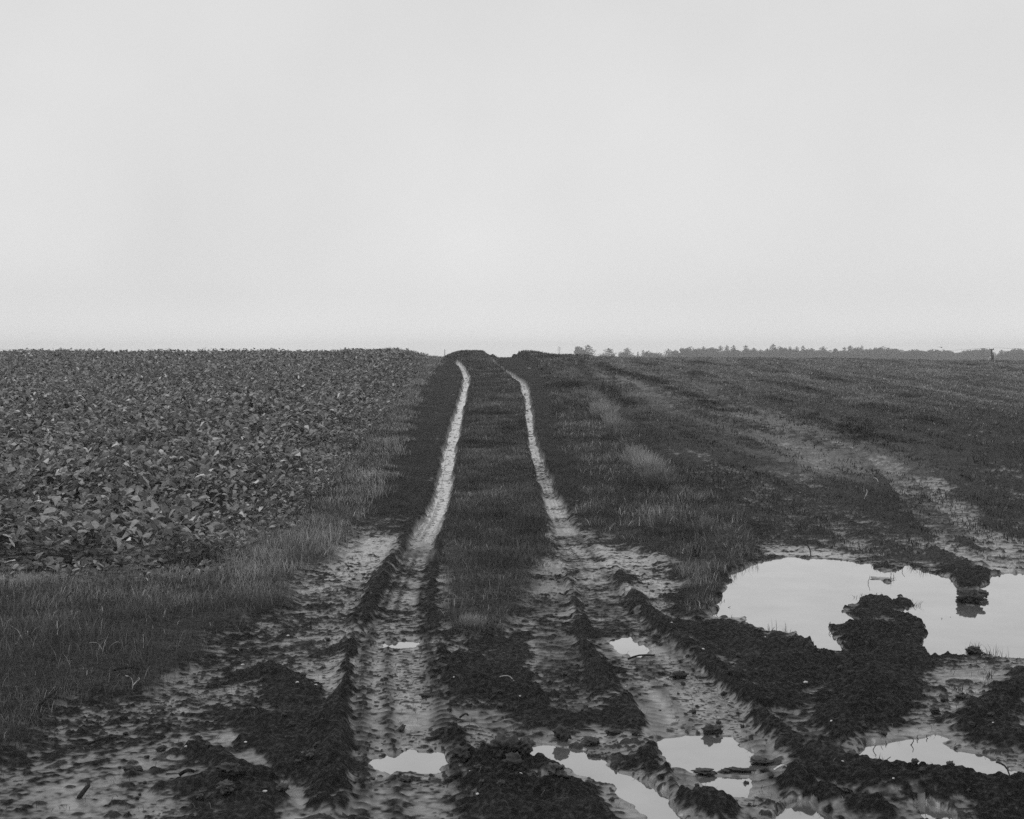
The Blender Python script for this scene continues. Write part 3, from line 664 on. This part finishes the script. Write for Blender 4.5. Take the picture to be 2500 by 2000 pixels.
for i in solo:
    a = list(crop_leaves(x[i:i+1], y[i:i+1], 13, hs[i:i+1] * .8, 0)); a[0][:] = x[i]; a[1][:] = y[i]; a[2] = a[2] * 0 + look(Hg, x[i:i+1], y[i:i+1]) + rng.uniform(0, .012, 13); a[5] = a[5] * 1.25; a[4] = a[4] * .8 + .3
    o = leaves('crop_plant', *a, True)
    tag(o, 'low broad-leaved crop plant at the near edge of the left field, against the grass', 'plant', 'crop plants along the near edge of the left field')

# ------------------------------------------------------------------ tubes, clods, pebbles
def tube(name, pts, r0, r1, mat, tone_=.03, parent=None, seg=5):
    P = [Vector(p) for p in pts]; V = []; F = []
    for i, p in enumerate(P):
        dr = (P[min(i + 1, len(P) - 1)] - P[max(i - 1, 0)]).normalized()
        a = dr.orthogonal().normalized(); b_ = dr.cross(a); r = r0 + (r1 - r0) * i / (len(P) - 1)
        for k in range(seg):
            an = 2 * math.pi * k / seg; V.append(p + (a * math.cos(an) + b_ * math.sin(an)) * r)
    for i in range(len(P) - 1):
        for k in range(seg): F.append((i * seg + k, i * seg + (k + 1) % seg, (i + 1) * seg + (k + 1) % seg, (i + 1) * seg + k))
    F.append(tuple(range(seg))[::-1]); F.append(tuple((len(P) - 1) * seg + k for k in range(seg)))
    Vn = np.array([tuple(v) for v in V]); fl = [i for f in F for i in f]
    return mesh_np(name, Vn, fl, [len(f) for f in F], mat, {'tone': np.full(len(V), tone_)}, parent, smooth=True)

import bmesh
def clod_mesh(seed, rough=.52, sub=4):
    bm = bmesh.new(); bmesh.ops.create_icosphere(bm, subdivisions=sub, radius=1)
    from mathutils import noise as mn
    off = Vector((seed * 3.1, seed * 1.7, seed * .9))
    for v in bm.verts:
        p = v.co.copy(); f = 1 + rough * (mn.noise(p * 1.3 + off) * 1.2 + mn.noise(p * 2.9 + off) * .8 + mn.noise(p * 6.5 + off) * .5 + mn.noise(p * 13 + off) * .3)
        f += rough * .35 * (abs(mn.noise(Vector((p.z * 5, p.x * .7, seed)))) - .3)
        v.co = p * f
    me = bpy.data.meshes.new('mud_clod'); bm.to_mesh(me); bm.free(); me.materials.append(mClod)
    for p in me.polygons: p.use_smooth = True
    return me
mClod = flat_mat('clod_earth', .04, .6, .35, 28)
clods = [clod_mesh(s) for s in range(5)]
def clod(px, py, w, h, dpt, label, k=0, rz=0, group=None, sink=.3):
    x, y = site(px, py); o = bpy.data.objects.new('mud_clod', clods[k % 5]); COL.objects.link(o)
    o.location = (x, y, max(gz(x, y), WATER) + h * (1 - sink) * .5); w *= .72; dpt *= .72; h *= .72; o.scale = (w / 2, dpt / 2, h / 2 * 1.1); o.rotation_euler = (0, 0, rz)
    return tag(o, label, 'mud clod', group)
clod(1376, 1826, .11, .09, .10, 'round dark mud clod standing alone above the middle puddle', 0)
clod(1446, 1836, .11, .05, .08, 'dark mud clod at the upper right tip of the middle puddle', 1)
clod(1500, 1812, .09, .04, .07, 'second dark clod right of the round one, above the middle puddle', 2)
clod(1742, 1806, .12, .06, .09, 'layered crumbly mud clod on the far rim of the near round puddle', 3)
clod(1864, 1878, .13, .035, .14, 'smooth wedge of mud jutting into the right end of the near puddle', 4, .5)
clod(1728, 1908, .14, .03, .09, 'left of the flat mud bars dividing the near puddle from the lower one', 0, .1)
clod(1775, 1904, .07, .02, .05, 'small middle bar of mud between the near puddle and the lower one', 1, 0)
clod(1812, 1903, .15, .025, .06, 'right of the flat mud bars dividing the near puddle from the lower one', 2, -.1)
clod(1827, 1928, .035, .03, .03, 'small round clod in the lower puddle near its right side', 3)
clod(2373, 1478, .24, .14, .30, 'big wet clod at the tip of the mud spit in the large puddle', 4, .4)
clod(2402, 1466, .14, .08, .16, 'smaller clod stuck to the right side of the mud spit tip', 1, .1)
clod(1128, 1888, .12, .08, .10, 'broken dark lump at the left end of the torn bank in the foreground', 0)
clod(1236, 1890, .16, .12, .12, 'largest dark lump on top of the torn bank in the foreground', 2, .4)
clod(1283, 1884, .14, .10, .10, 'dark lump right of the largest one on the torn bank', 3, 1.2)
clod(1258, 1925, .12, .10, .10, 'dark lump on the second torn bank below the first', 4)
clod(1360, 1948, .16, .07, .09, 'crumbly lump ending the second torn bank beside the sliver of water', 1, 2)
clod(1043, 1718, .09, .04, .05, 'dark clod with a sprig on the right side of the left rut', 2)
clod(2290, 1760, .06, .04, .05, 'dark clod on the pale wet flat above the right puddle', 3)
clod(2388, 1610, .13, .07, .09, 'dark mound with grass hairs on the near rim of the large puddle', 0)
clod(1664, 1668, .16, .06, .09, 'flat clod in the middle of the right rut floor', 4, .6)
clod(985, 1928, .09, .04, .07, 'dark lump closing the left rut puddle at its near rim', 1)
clod(557, 1943, .14, .06, .09, 'long dark clod in the bottom left mud beside the pale channel', 0, .2)
clod(545, 1975, .15, .07, .08, 'dark clod below the long one in the bottom left mud', 4, 2.2)
clod(684, 1977, .08, .04, .05, 'small dark clod in the pale channel at the bottom left', 1)
clod(315, 1903, .10, .04, .06, 'lone dark clod left of the pale channel, in the left foreground mud', 2)
# small anonymous crumbs
small = []
crumb_pts = []
rnd = random.Random(3)
for _ in range(150):
    px = rnd.uniform(250, 2490); py = rnd.uniform(1560, 1990)
    x_, y_ = site(px, py)
    if float(look(G['vl'], np.array([x_]), np.array([y_]))[0]) > .2: continue
    if float(look(G['inp'], np.array([x_]), np.array([y_]))[0]) > .1: continue
    s = rnd.uniform(.012, .045)
    clod(px, py, s * 1.3, s * .8, s, 'small dark crumb of earth lying loose on the foreground mud', rnd.randrange(5), rnd.uniform(0, 6), 'loose earth crumbs on the foreground mud')
# pebbles
mPeb = flat_mat('pale_stone', .5, .5, .4, 60)
pebm = []
for s in range(3):
    bm = bmesh.new(); bmesh.ops.create_icosphere(bm, subdivisions=2, radius=1)
    from mathutils import noise as mn
    for v in bm.verts: v.co = v.co * (1 + .25 * mn.noise(v.co * 1.5 + Vector((s * 5, 1, 2))))
    me = bpy.data.meshes.new('pebble'); bm.to_mesh(me); bm.free(); me.materials.append(mPeb)
    for p in me.polygons: p.use_smooth = True
    pebm.append(me)
pp = [(588,1639),(686,1639),(594,1845),(724,1873),(554,1975),(641,1980),(768,1695),(722,1697),(1270,1730),(1292,1877),(1107,1683),(1147,1929),(1240,1977),(1271,1946),(1165,1980),(1972,1694),(1720,1621),(1784,1729),(2263,1914),(2434,1817),(2269,1929),(2345,1925),(2036,1812),(1370,1412),(1614,1501),(1642,1560),(724,1568),(1955,1208),(2258,1337),(2424,1314),(1872,1582),(2164,1402),(700,1568),(447,1857),(1530,1695),(1150,1920),(2190,1960),(2064,1915)]
for i, (px, py) in enumerate(pp):
    x_, y_ = site(px, py); o = bpy.data.objects.new('pebble', pebm[i % 3]); COL.objects.link(o)
    s = rnd.uniform(.0045, .009) * (1.3 if i in (0, 2, 15, 28, 29) else 1)
    o.location = (x_, y_, gz(x_, y_) + s * .4); o.scale = (s * 1.3, s, s * .75); o.rotation_euler = (0, 0, rnd.uniform(0, 6))
    tag(o, 'tiny pale pebble lying in the wet mud', 'pebble', 'pale pebbles scattered in the mud')

# ------------------------------------------------------------------ sticks, stems and straws
def stick(p0, p1, r, label, lift0=0, lift1=0, tone_=.02, name='twig', bend=.02, mat=None, cat='twig', group=None):
    a = site(*p0); b_ = site(*p1) if p1 else None
    z0_ = max(gz(*a), WATER) + lift0; z1_ = max(gz(*b_), WATER) + lift1
    pts = []
    for i in range(7):
        f = i / 6; pts.append((a[0] + (b_[0] - a[0]) * f + bend * math.sin(f * 3.1), a[1] + (b_[1] - a[1]) * f, z0_ + (z1_ - z0_) * f + bend * .6 * math.sin(f * 5)))
    return tag(tube(name, pts, r, r * .6, mat or mWood, tone_), label, cat, group)
def stem(p, h, r, lean, label, tone_=.018, name='dead_stem', group=None, sub=0, cat='stem'):
    a = site(*p); z = max(gz(*a), WATER) - .02
    pts = [(a[0] + lean * h * f + .01 * math.sin(f * 6 + p[0]), a[1] + .1 * h * f * math.sin(p[0]), z + h * f) for f in (0, .25, .5, .75, 1)]
    return tag(tube(name, pts, r, r * .5, mWood, tone_), label, cat, group)
stick((860,1170),(935,1090),.012,'long dead stalk leaning over the left verge beside the crop', .0, .12)
stick((1530,1167),(1590,1225),.012,'long dark twig lying across the right verge below the pale tussock', .08, .02)
stick((1505,1180),(1552,1204),.008,'short dark twig left of the long one on the right verge', .06, .01)
stick((1600,1248),(1642,1276),.010,'dark twig lower down the right verge, near the seed stalks', .05, .0)
stick((1408,1055),(1438,1078),.012,'short dark twig high on the right verge', .08, .0)
stick((268,1681),(350,1672),.009,'dark stick lying where the left verge meets the mud', .03, .03)
stick((308,1727),(385,1732),.005,'thin pale-tipped stick on the mud edge of the left verge', .02, .02, .06)
stick((88,1762),(138,1732),.008,'slanting dark stick in the grass at the far left', .01, .08)
stick((205,1842),(285,1820),.006,'curved dark stem on the mud at the left foreground', .01, .02)
stick((181,1970),(205,1945),.012,'short stubby dark twig in the bottom left corner mud', .0, .05)
stick((430,1925),(466,1912),.010,'forked bit of root on the left foreground mud', .01, .03)
stick((590,1766),(633,1778),.006,'looped dark root in the tangle left of the rut', .02, .03)
stick((1535,1624),(1600,1615),.007,'branched dark twig at the rim of the right rut puddle', .01, .03)
stick((2443,1900),(2478,1918),.005,'thin dark straw leaning over the right puddle', .06, .01)
stick((1896,1911),(1925,1904),.006,'white curved straw lying right of the lower puddle', .01, .015, .7, name='straw', cat='straw')
stick((212,1638),(242,1650),.003,'pale bent straw in the left verge grass', .1, .1, .25, name='straw', cat='straw')
stick((265,1648),(286,1642),.003,'pale arched straw beside the bent one in the left verge', .11, .12, .25, name='straw', cat='straw')
stick((300,1704),(316,1714),.003,'left half of a pale forked straw at the edge of the left verge', .05, .02, .4, name='straw', cat='straw')
stick((316,1714),(332,1703),.003,'right half of a pale forked straw at the edge of the left verge', .02, .05, .4, name='straw', cat='straw')
stick((1220,1687),(1255,1692),.005,'pale straw in the mud between the ruts', .02, .02, .3, name='straw', cat='straw')
stick((1121,1783),(1140,1774),.006,'dark twig on the right bank of the left rut', .02, .03)
stick((2112,1227),(2118,1208),.005,'pale upright straw in the right field', .0, .06, .5, name='straw', cat='straw')
stick((2134,1174),(2146,1182),.005,'pale slanting straw in the right field', .03, .03, .5, name='straw', cat='straw')
for i, (px, py, h, ln) in enumerate([(1620,1250,.2,-.1),(1636,1250,.2,-.05),(1651,1248,.18,-.08),(1666,1252,.26,-.15),(1675,1250,.26,0),(1690,1254,.24,.15),(1697,1256,.2,-.2),(1722,1258,.16,.3),(1735,1256,.16,.35),(1594,1190,.16,.1),(1622,1165,.14,.05),(1635,1170,.14,0),(1682,1160,.12,.3),(1707,1378,.18,.05),(1698,1380,.2,.25),(1693,1378,.13,.3),(1703,1380,.14,-.2),(1760,1260,.12,.2),(1712,1262,.14,-.25)]):
    stem((px, py), h, .006, ln, 'thin dark dead stem standing upright in the right verge grass', group='dead stems standing in the right verge')
for i, (px, py, h, ln) in enumerate([(152,1496,.10,.4),(212,1472,.06,0),(247,1482,.11,-.15),(360,1478,.08,.05),(240,1390,.07,0),(178,1495,.08,.6),(290,1425,.05,0),(372,1400,.07,.3)]):
    stem((px, py), h, .005, ln, 'thin dark stem in front of the left crop', group='dark stems in front of the left crop')
# sprigs standing in the water
for i, (px, py, h, ln) in enumerate([(1764,1476,.05,.0),(1768,1474,.045,.1),(1752,1512,.06,.0),(1773,1490,.04,.9),(1849,1492,.03,-.4),(2008,1520,.03,.1),(2297,1518,.03,-.2),(2303,1518,.04,.05),(2325,1514,.035,.2),(2362,1523,.02,.9),(2464,1504,.03,.2),(2126,1430,.1,0),(2144,1456,.04,0),(2207,1400,.09,.2),(2238,1488,.06,.05),(2228,1490,.05,-.1),(2220,1495,.05,.1),(2030,1544,.06,.1),(2036,1546,.05,-.2),(2345,1608,.02,0)]):
    stem((px, py), h, .0035, ln, 'dark sprig standing in or at the rim of the large puddle', group='sprigs in the large puddle')
for i, (px, py, h, ln) in enumerate([(2144,1846,.06,.0),(2180,1830,.05,-.3),(2222,1832,.07,.5),(2249,1818,.05,.1),(2274,1816,.05,0),(2288,1808,.03,.2),(2361,1820,.04,.1),(2156,1880,.05,.5),(2150,1880,.045,.3),(2168,1884,.05,.6),(2290,1885,.03,.1),(2338,1842,.03,.5)]):
    stem((px, py), h, .0035, ln, 'dark sprig standing at the rim of the right foreground puddle', group='sprigs round the right foreground puddle')
stick((1968,1350),(1982,1366),.009,'crooked twig poking from the water at the far rim of the large puddle', .07, .0)
for px, py, nb in [(2258,1402,26),(2388,1606,30),(2370,1608,16),(2462,1612,10),(2092,1466,18),(2240,1486,16),(1890,1552,14),(2155,1880,18),(2230,1386,22),(2180,1418,10),(2430,1612,14),(1850,1392,20),(2420,1668,16),(2350,1700,16),(1930,1553,8)]:
    cx_, cy_ = site(px, py); k = nb
    x_ = cx_ + rng.normal(0, .018, k); y_ = cy_ + rng.normal(0, .018, k)
    o = blades('grass_sprig', x_, y_, rng.uniform(.03, .11, k), np.full(k, .004), rng.uniform(.1, .9, k), rng.uniform(0, 6.28, k), np.full(k, .03) * rng.uniform(.6, 2, k))
    tag(o, 'little tuft of dark grass hairs by the water or on the wet mud', 'grass tuft', 'little grass tufts round the puddles')

n_ = 26000
x, y = scatter((6.2, 17, -.38, .38), n_, .6)
kp = (look(G['vl'], x, y) < .4) & (look(G['vr'], x, y) < .5) & (look(G['inp'], x, y) < .2) & (look(G['fr'], x, y) < .6)
kp &= rng.random(n_) < np.clip(.35 + .6 * fbm(x, y, .6, 2, 171), .04, 1)
x = x[kp]; y = y[kp]; k = len(x)
o = blades('plant_litter', x, y, rng.uniform(.012, .05, k), np.maximum(.0022, .00022 * y) * rng.uniform(.7, 1.3, k), rng.uniform(.6, .99, k), rng.uniform(0, 6.28, k), np.where(rng.random(k) < .14, .2, .015) * rng.uniform(.5, 1.5, k), z=look(Hg, x, y) + .001)
tag(o, 'fine litter of broken stalks and roots strewn over the mud', 'litter', kind='stuff')

# tussocks along the right verge
def tussock(px, py, rad, h, tone_, nb, label, drift=0, group=None):
    cx_, cy_ = site(px, py)
    x_ = cx_ + np.clip(rng.normal(0, rad, nb), -2 * rad, 2 * rad); y_ = cy_ + np.clip(rng.normal(0, rad * 1.6, nb), -3 * rad, 3 * rad)
    yaw = np.arctan2(y_ - cy_, x_ - cx_) + rng.normal(0, .6, nb)
    w_ = np.maximum(.003, .00028 * cy_) * rng.uniform(.7, 1.2, nb)
    o = blades('grass_tussock', x_, y_, h * rng.uniform(.5, 1.15, nb), w_, rng.uniform(.2, .8, nb), yaw + drift, tone_ * rng.uniform(.5, 1.4, nb))
    return tag(o, label, 'tussock', group)
for q_, (px, py, r_, h_, t_) in enumerate([(1425,945,.14,.22,.22),(1441,962,.12,.24,.2),(1455,985,.12,.26,.26),(1463,1003,.1,.28,.3),(1492,1040,.1,.3,.32),(1503,1055,.09,.3,.28),(1517,1078,.08,.26,.2),(1536,1100,.08,.26,.26),(1548,1122,.08,.26,.3),(1562,1140,.08,.26,.34),(1600,1165,.08,.24,.3),(1612,1180,.08,.2,.2),(1640,1198,.08,.18,.2),(1665,1218,.08,.16,.2),(1400,915,.16,.2,.2),(1412,930,.15,.2,.24),(1580,1185,.07,.18,.22),(1700,1240,.07,.16,.2),(1730,1300,.06,.14,.2)]):
    tussock(px, py, r_ * .8, h_, t_, 190, 'small pale tuft of dry grass in the uneven line down the right verge', group='pale tufts down the right verge')
tussock(1475,1022,.13,.38,.34,520,'largest pale dry tussock on the right verge, halfway up the slope')
tussock(1582,1158,.1,.3,.38,380,'pale spiky tussock lowest on the right verge, above the dead stems')
tussock(1552,1146,.1,.30,.3,350,'pale tussock just left of the lowest spiky one')
tussock(1510,1068,.1,.40,.2,400,'mixed pale and dark tussock below the largest dry one')
tussock(1524,1088,.14,.34,.05,170,'dark tussock leaning over the field edge on the right verge')
tussock(1550,1105,.14,.32,.05,150,'dark tussock below the leaning one at the field edge')
tussock(1430,975,.16,.26,.22,380,'dull pale tussock above the largest one on the right verge')
tussock(1400,950,.3,.3,.06,600,'dark tussock near the top of the right verge')
tussock(1378,925,.2,.24,.22,350,'pale grass clump near the crest beside the right rut')
tussock(1470,960,.25,.3,.05,200,'dark tussock at the field edge near the top of the slope')
tussock(1620,1195,.2,.2,.10,500,'low pale tussock among the dead stems')
tussock(1770,1280,.12,.18,.12,350,'low pale tussock at the lower right end of the verge')
tussock(1150,1548,.05,.08,.3,350,'pale flattened grass patch between the ruts')
tussock(1095,1390,.05,.08,.1,300,'small pale grass patch beside the right wall of the left rut')
tussock(1275,1222,.1,.12,.12,300,'pale grass clump on the left bank of the right rut')

# ------------------------------------------------------------------ pole, wires, bird
def wz(px, py, D): return ((px - CX) / FPX * D, D, (HY - py) / FPX * D)
mPole = flat_mat('creosoted_wood', .03, .8, .2, 4); mWire = flat_mat('weathered_wire', .05, .6, .3, 4)
D_ = 190
px_, py_, zt = wz(2420, 852, D_)
pole = tag(empty('utility_pole', (px_, py_, -5.2)), 'dark wooden utility pole on the right horizon', 'utility pole')
tube('post', [(0, 0, 0), (0, 0, 3), (0, 0, zt + 5.2)], .16, .11, mPole, parent=pole, seg=8)
tube('crossarm', [(-.3, 0, zt + 5.1), (0, 0, zt + 5.1), (.3, 0, zt + 5.1)], .06, .06, mPole, parent=pole, seg=6)
tube('transformer', [(.18, 0, zt + 3.7), (.18, 0, zt + 4.0), (.18, 0, zt + 4.4)], .14, .13, mPole, parent=pole, seg=8)
for dx in (-.25, .25): tube('insulator', [(dx, 0, zt + 5.05), (dx, 0, zt + 5.2), (dx, 0, zt + 5.3)], .05, .03, mPole, parent=pole, seg=6)
# line from the left foreground sky falling toward the crest and on to the pole
def wire(p0, p1, sag, label, r=.014):
    P0, P1 = Vector(p0), Vector(p1); pts = []
    for i in range(41):
        f = i / 40; p = P0.lerp(P1, f); p.z -= sag * 4 * f * (1 - f); pts.append(p)
    return tag(tube('power_line', pts, r, r, mWire, seg=4), label, 'power line')
pt = Vector((px_, py_, zt + .05))
wire(pt + Vector((-.25, 0, .1)), wz(-900, 800, 170), 3.4, 'faint power line sagging leftwards from the pole to the left edge of the sky')
wire(pt + Vector((.25, 0, .1)), wz(3100, 850, 210), .4, 'faint power line running right from the pole')
wire(wz(-900, 815, 230), wz(1400, 884, 260), .8, 'lower faint power line over the left field', .018)
# thin far pole by the track crest
P_ = wz(1086, 853, 230)
fp = tag(empty('utility_pole', (P_[0], P_[1], -5.2)), 'very faint thin pole on the skyline left of the track crest', 'utility pole')
tube('post', [(0, 0, 0), (0, 0, P_[2] + 5.2)], .06, .05, mPole, parent=fp, seg=6)
# bird: body with two swept wings
b0 = Vector(wz(2297, 848.5, 120))
bv = [(0, .22, 0), (.05, 0, .03), (-.05, 0, .03), (0, 0, -.05), (0, -.28, .01), (.42, -.08, .10), (.10, -.14, .03), (-.42, -.08, .06), (-.10, -.14, .03), (.10, .08, .02), (-.10, .08, .02)]
bf = [(0, 1, 2), (0, 3, 1), (0, 2, 3), (4, 2, 1), (4, 1, 3), (4, 3, 2), (9, 5, 6), (10, 8, 7), (9, 6, 1), (10, 2, 8)]
bo = mesh_np('bird', np.array([tuple(Vector(v) + b0) for v in bv]), [i for f in bf for i in f], [3] * len(bf), mPole)
tag(bo, 'tiny dark bird in flight above the right-hand treeline', 'bird')

# ------------------------------------------------------------------ distant trees
mTree = leafy('far_foliage', .8, .1); mBark = flat_mat('bark', .05, .9, .1, 6)
def crown_mesh(kind, seed):
    r = np.random.default_rng(seed); C = []; S = []
    Hh = 1.0
    if kind == 'conifer':
        for _ in range(1500):
            f = r.random() ** .75; z = 1 - f * .92; rad = (.035 + .20 * f) * (1 + .3 * math.sin(z * 40 + r.random() * 2)); a = r.uniform(0, 6.28); q_ = r.random() ** .5
            rad *= 1 + .25 * math.sin(3 * a + seed)
            C.append((rad * q_ * math.cos(a), rad * q_ * math.sin(a), z)); S.append(.012 + .016 * f)
        for k in range(60): C.append((r.normal(0, .006), r.normal(0, .006), 1 + r.uniform(-.06, .03))); S.append(.009)
    elif kind == 'round':
        cl_ = [(r.normal(0, .13), r.normal(0, .13), r.uniform(.5, .86), r.uniform(.09, .17)) for _ in range(15)]
        for cx_, cy_, cz_, cr in cl_:
            for _ in range(150):
                v = r.normal(0, 1, 3); v /= np.linalg.norm(v); q_ = cr * r.random() ** .3
                C.append((cx_ + v[0] * q_, cy_ + v[1] * q_, min(cz_ + v[2] * q_ * .8, 1.0))); S.append(r.uniform(.014, .03))
    else:   # sparse, bare-looking
        for _ in range(420):
            a = r.uniform(0, 6.28); q_ = r.random() ** .5; z = r.uniform(.35, 1); rad = .28 * math.sin((z - .3) / .75 * 3.0)
            C.append((rad * q_ * math.cos(a), rad * q_ * math.sin(a), z)); S.append(r.uniform(.01, .016))
    C = np.array(C); S = np.array(S); k = len(C)
    if kind == 'round': C[:, 2] = C[:, 2] / np.sort(C[:, 2])[-12]
    a = r.normal(0, 1, (k, 3)); a /= np.linalg.norm(a, axis=1)[:, None]; b_ = np.cross(a, r.normal(0, 1, (k, 3))); b_ /= np.linalg.norm(b_, axis=1)[:, None]
    V = np.stack([C - a * S[:, None], C + b_ * S[:, None] * .7, C + a * S[:, None], C - b_ * S[:, None] * .7], 1).reshape(-1, 3)
    o = mesh_np('crown', V, np.arange(k * 4), np.full(k, 4), mTree, {'tone': np.repeat(r.uniform(.03, .08, k), 4)})
    me = o.data; bpy.data.objects.remove(o); return me
def trunk_mesh():
    o = tube('trunk', [(0, 0, 0), (.005, 0, .3), (0, .004, .6), (0, 0, .93)], .02, .004, mBark, seg=6); me = o.data; bpy.data.objects.remove(o); return me
CM = {('conifer', i): crown_mesh('conifer', i) for i in range(4)}; CM.update({('round', i): crown_mesh('round', 10 + i) for i in range(4)}); CM.update({('bare', i): crown_mesh('bare', 20 + i) for i in range(2)})
TM = trunk_mesh()
def tree(px, top, wpx, kind, D, label, i, group):
    x_, y_, zt = wz(px, top, D); gzb = float(base(D)); hh = zt - gzb
    o = tag(empty('conifer' if kind == 'conifer' else 'broadleaf_tree', (x_, y_, gzb), i * 1.3), label, 'tree', group)
    ww = wpx / FPX * D
    # the visible tip should be as wide as in the photograph
    f = {'conifer': .15, 'round': .42, 'bare': .42}[kind]
    s = ww / f
    for nm, me in (('trunk', TM), ('crown', CM[(kind, i % (2 if kind == 'bare' else 4))])):
        c = bpy.data.objects.new(nm, me); COL.objects.link(c); c.parent = o; c.scale = (s, s, hh) if nm == 'crown' else (hh, hh, hh)
    return o
TR = [(1365,851,9,'b'),(1415,852,20,'r'),(1436,849,24,'c'),(1486,857,26,'c'),(1531,856,22,'c'),(1557,865,8,'c'),(1570,861,10,'c'),(1581,863,13,'r'),(1603,867,18,'r'),(1631,858,22,'c'),(1645,861,16,'r'),
 (1678,854,24,'r'),(1698,857,18,'r'),(1717,853,20,'c'),(1735,855,24,'r'),(1759,851,14,'c'),(1774,850,14,'c'),(1791,850,18,'c'),(1820,850,17,'c'),(1840,856,16,'c'),(1857,859,14,'c'),(1873,857,16,'c'),(1887,847,20,'c'),
 (1908,853,16,'r'),(1928,853,14,'c'),(1945,853,16,'c'),(1960,851,14,'c'),(1981,857,16,'c'),(2009,853,24,'c'),(2036,857,16,'r'),(2061,854,14,'c'),(2075,851,18,'c'),(2089,854,16,'r'),(2103,850,12,'c'),(2120,858,18,'r'),
 (2148,853,20,'r'),(2166,860,22,'r'),(2189,865,20,'r'),(2209,864,22,'r'),(2234,860,28,'r'),(2253,865,18,'r'),(2273,863,20,'r'),(2290,862,20,'r'),(2308,861,22,'r'),(2356,865,20,'r'),(2376,866,16,'r'),(2398,860,22,'c'),
 (2445,861,18,'c'),(2465,865,16,'r'),(2487,861,18,'c'),(2508,862,18,'r'),(2530,860,20,'c'),(2552,864,20,'r')]
KN = {'c': 'conifer', 'r': 'round', 'b': 'bare'}; AD = {'c': 'pointed conifer', 'r': 'round-headed tree', 'b': 'thin lone tree'}
ORD = lambda n: '%d%s' % (n, 'th' if 10 <= n % 100 <= 20 else {1: 'st', 2: 'nd', 3: 'rd'}.get(n % 10, 'th'))
for i, (px, top, w, k) in enumerate(TR):
    tree(px, top - 5, w * 1.15, KN[k], 570 + (i * 37) % 40, 'hazy %s, %s tree from the left along the front of the right horizon' % (AD[k], ORD(i + 1)), i, 'trees along the right horizon')
# understorey: a second, lower row that closes the gaps
j = 0
for px in list(range(1668, 2320, 13)) + list(range(2350, 2410, 14)) + list(range(2440, 2560, 14)) + [1475, 1500, 1520, 1545, 1592, 1615]:
    j += 1
    w = 40 if px > 1660 else 22
    tree(px, (859 if px > 1660 else 866) + ((j * 7) % 5 - 2) * 2.4 + 3 * math.sin(j * .9), w, 'round', 640, 'low hazy bush, %s from the left in the row behind the horizon trees' % ORD(j), j + 3, 'bushes behind the horizon trees')
tree(188, 852, 26, 'bare', 700, 'very faint lone tree on the left skyline', 1, None)
tree(765, 857, 34, 'round', 715, 'very faint bush on the skyline, left of two above the crop', 2, None)
tree(790, 855, 30, 'round', 720, 'very faint bush on the skyline, right of two above the crop', 3, None)
print('done objects', len(SC.objects))
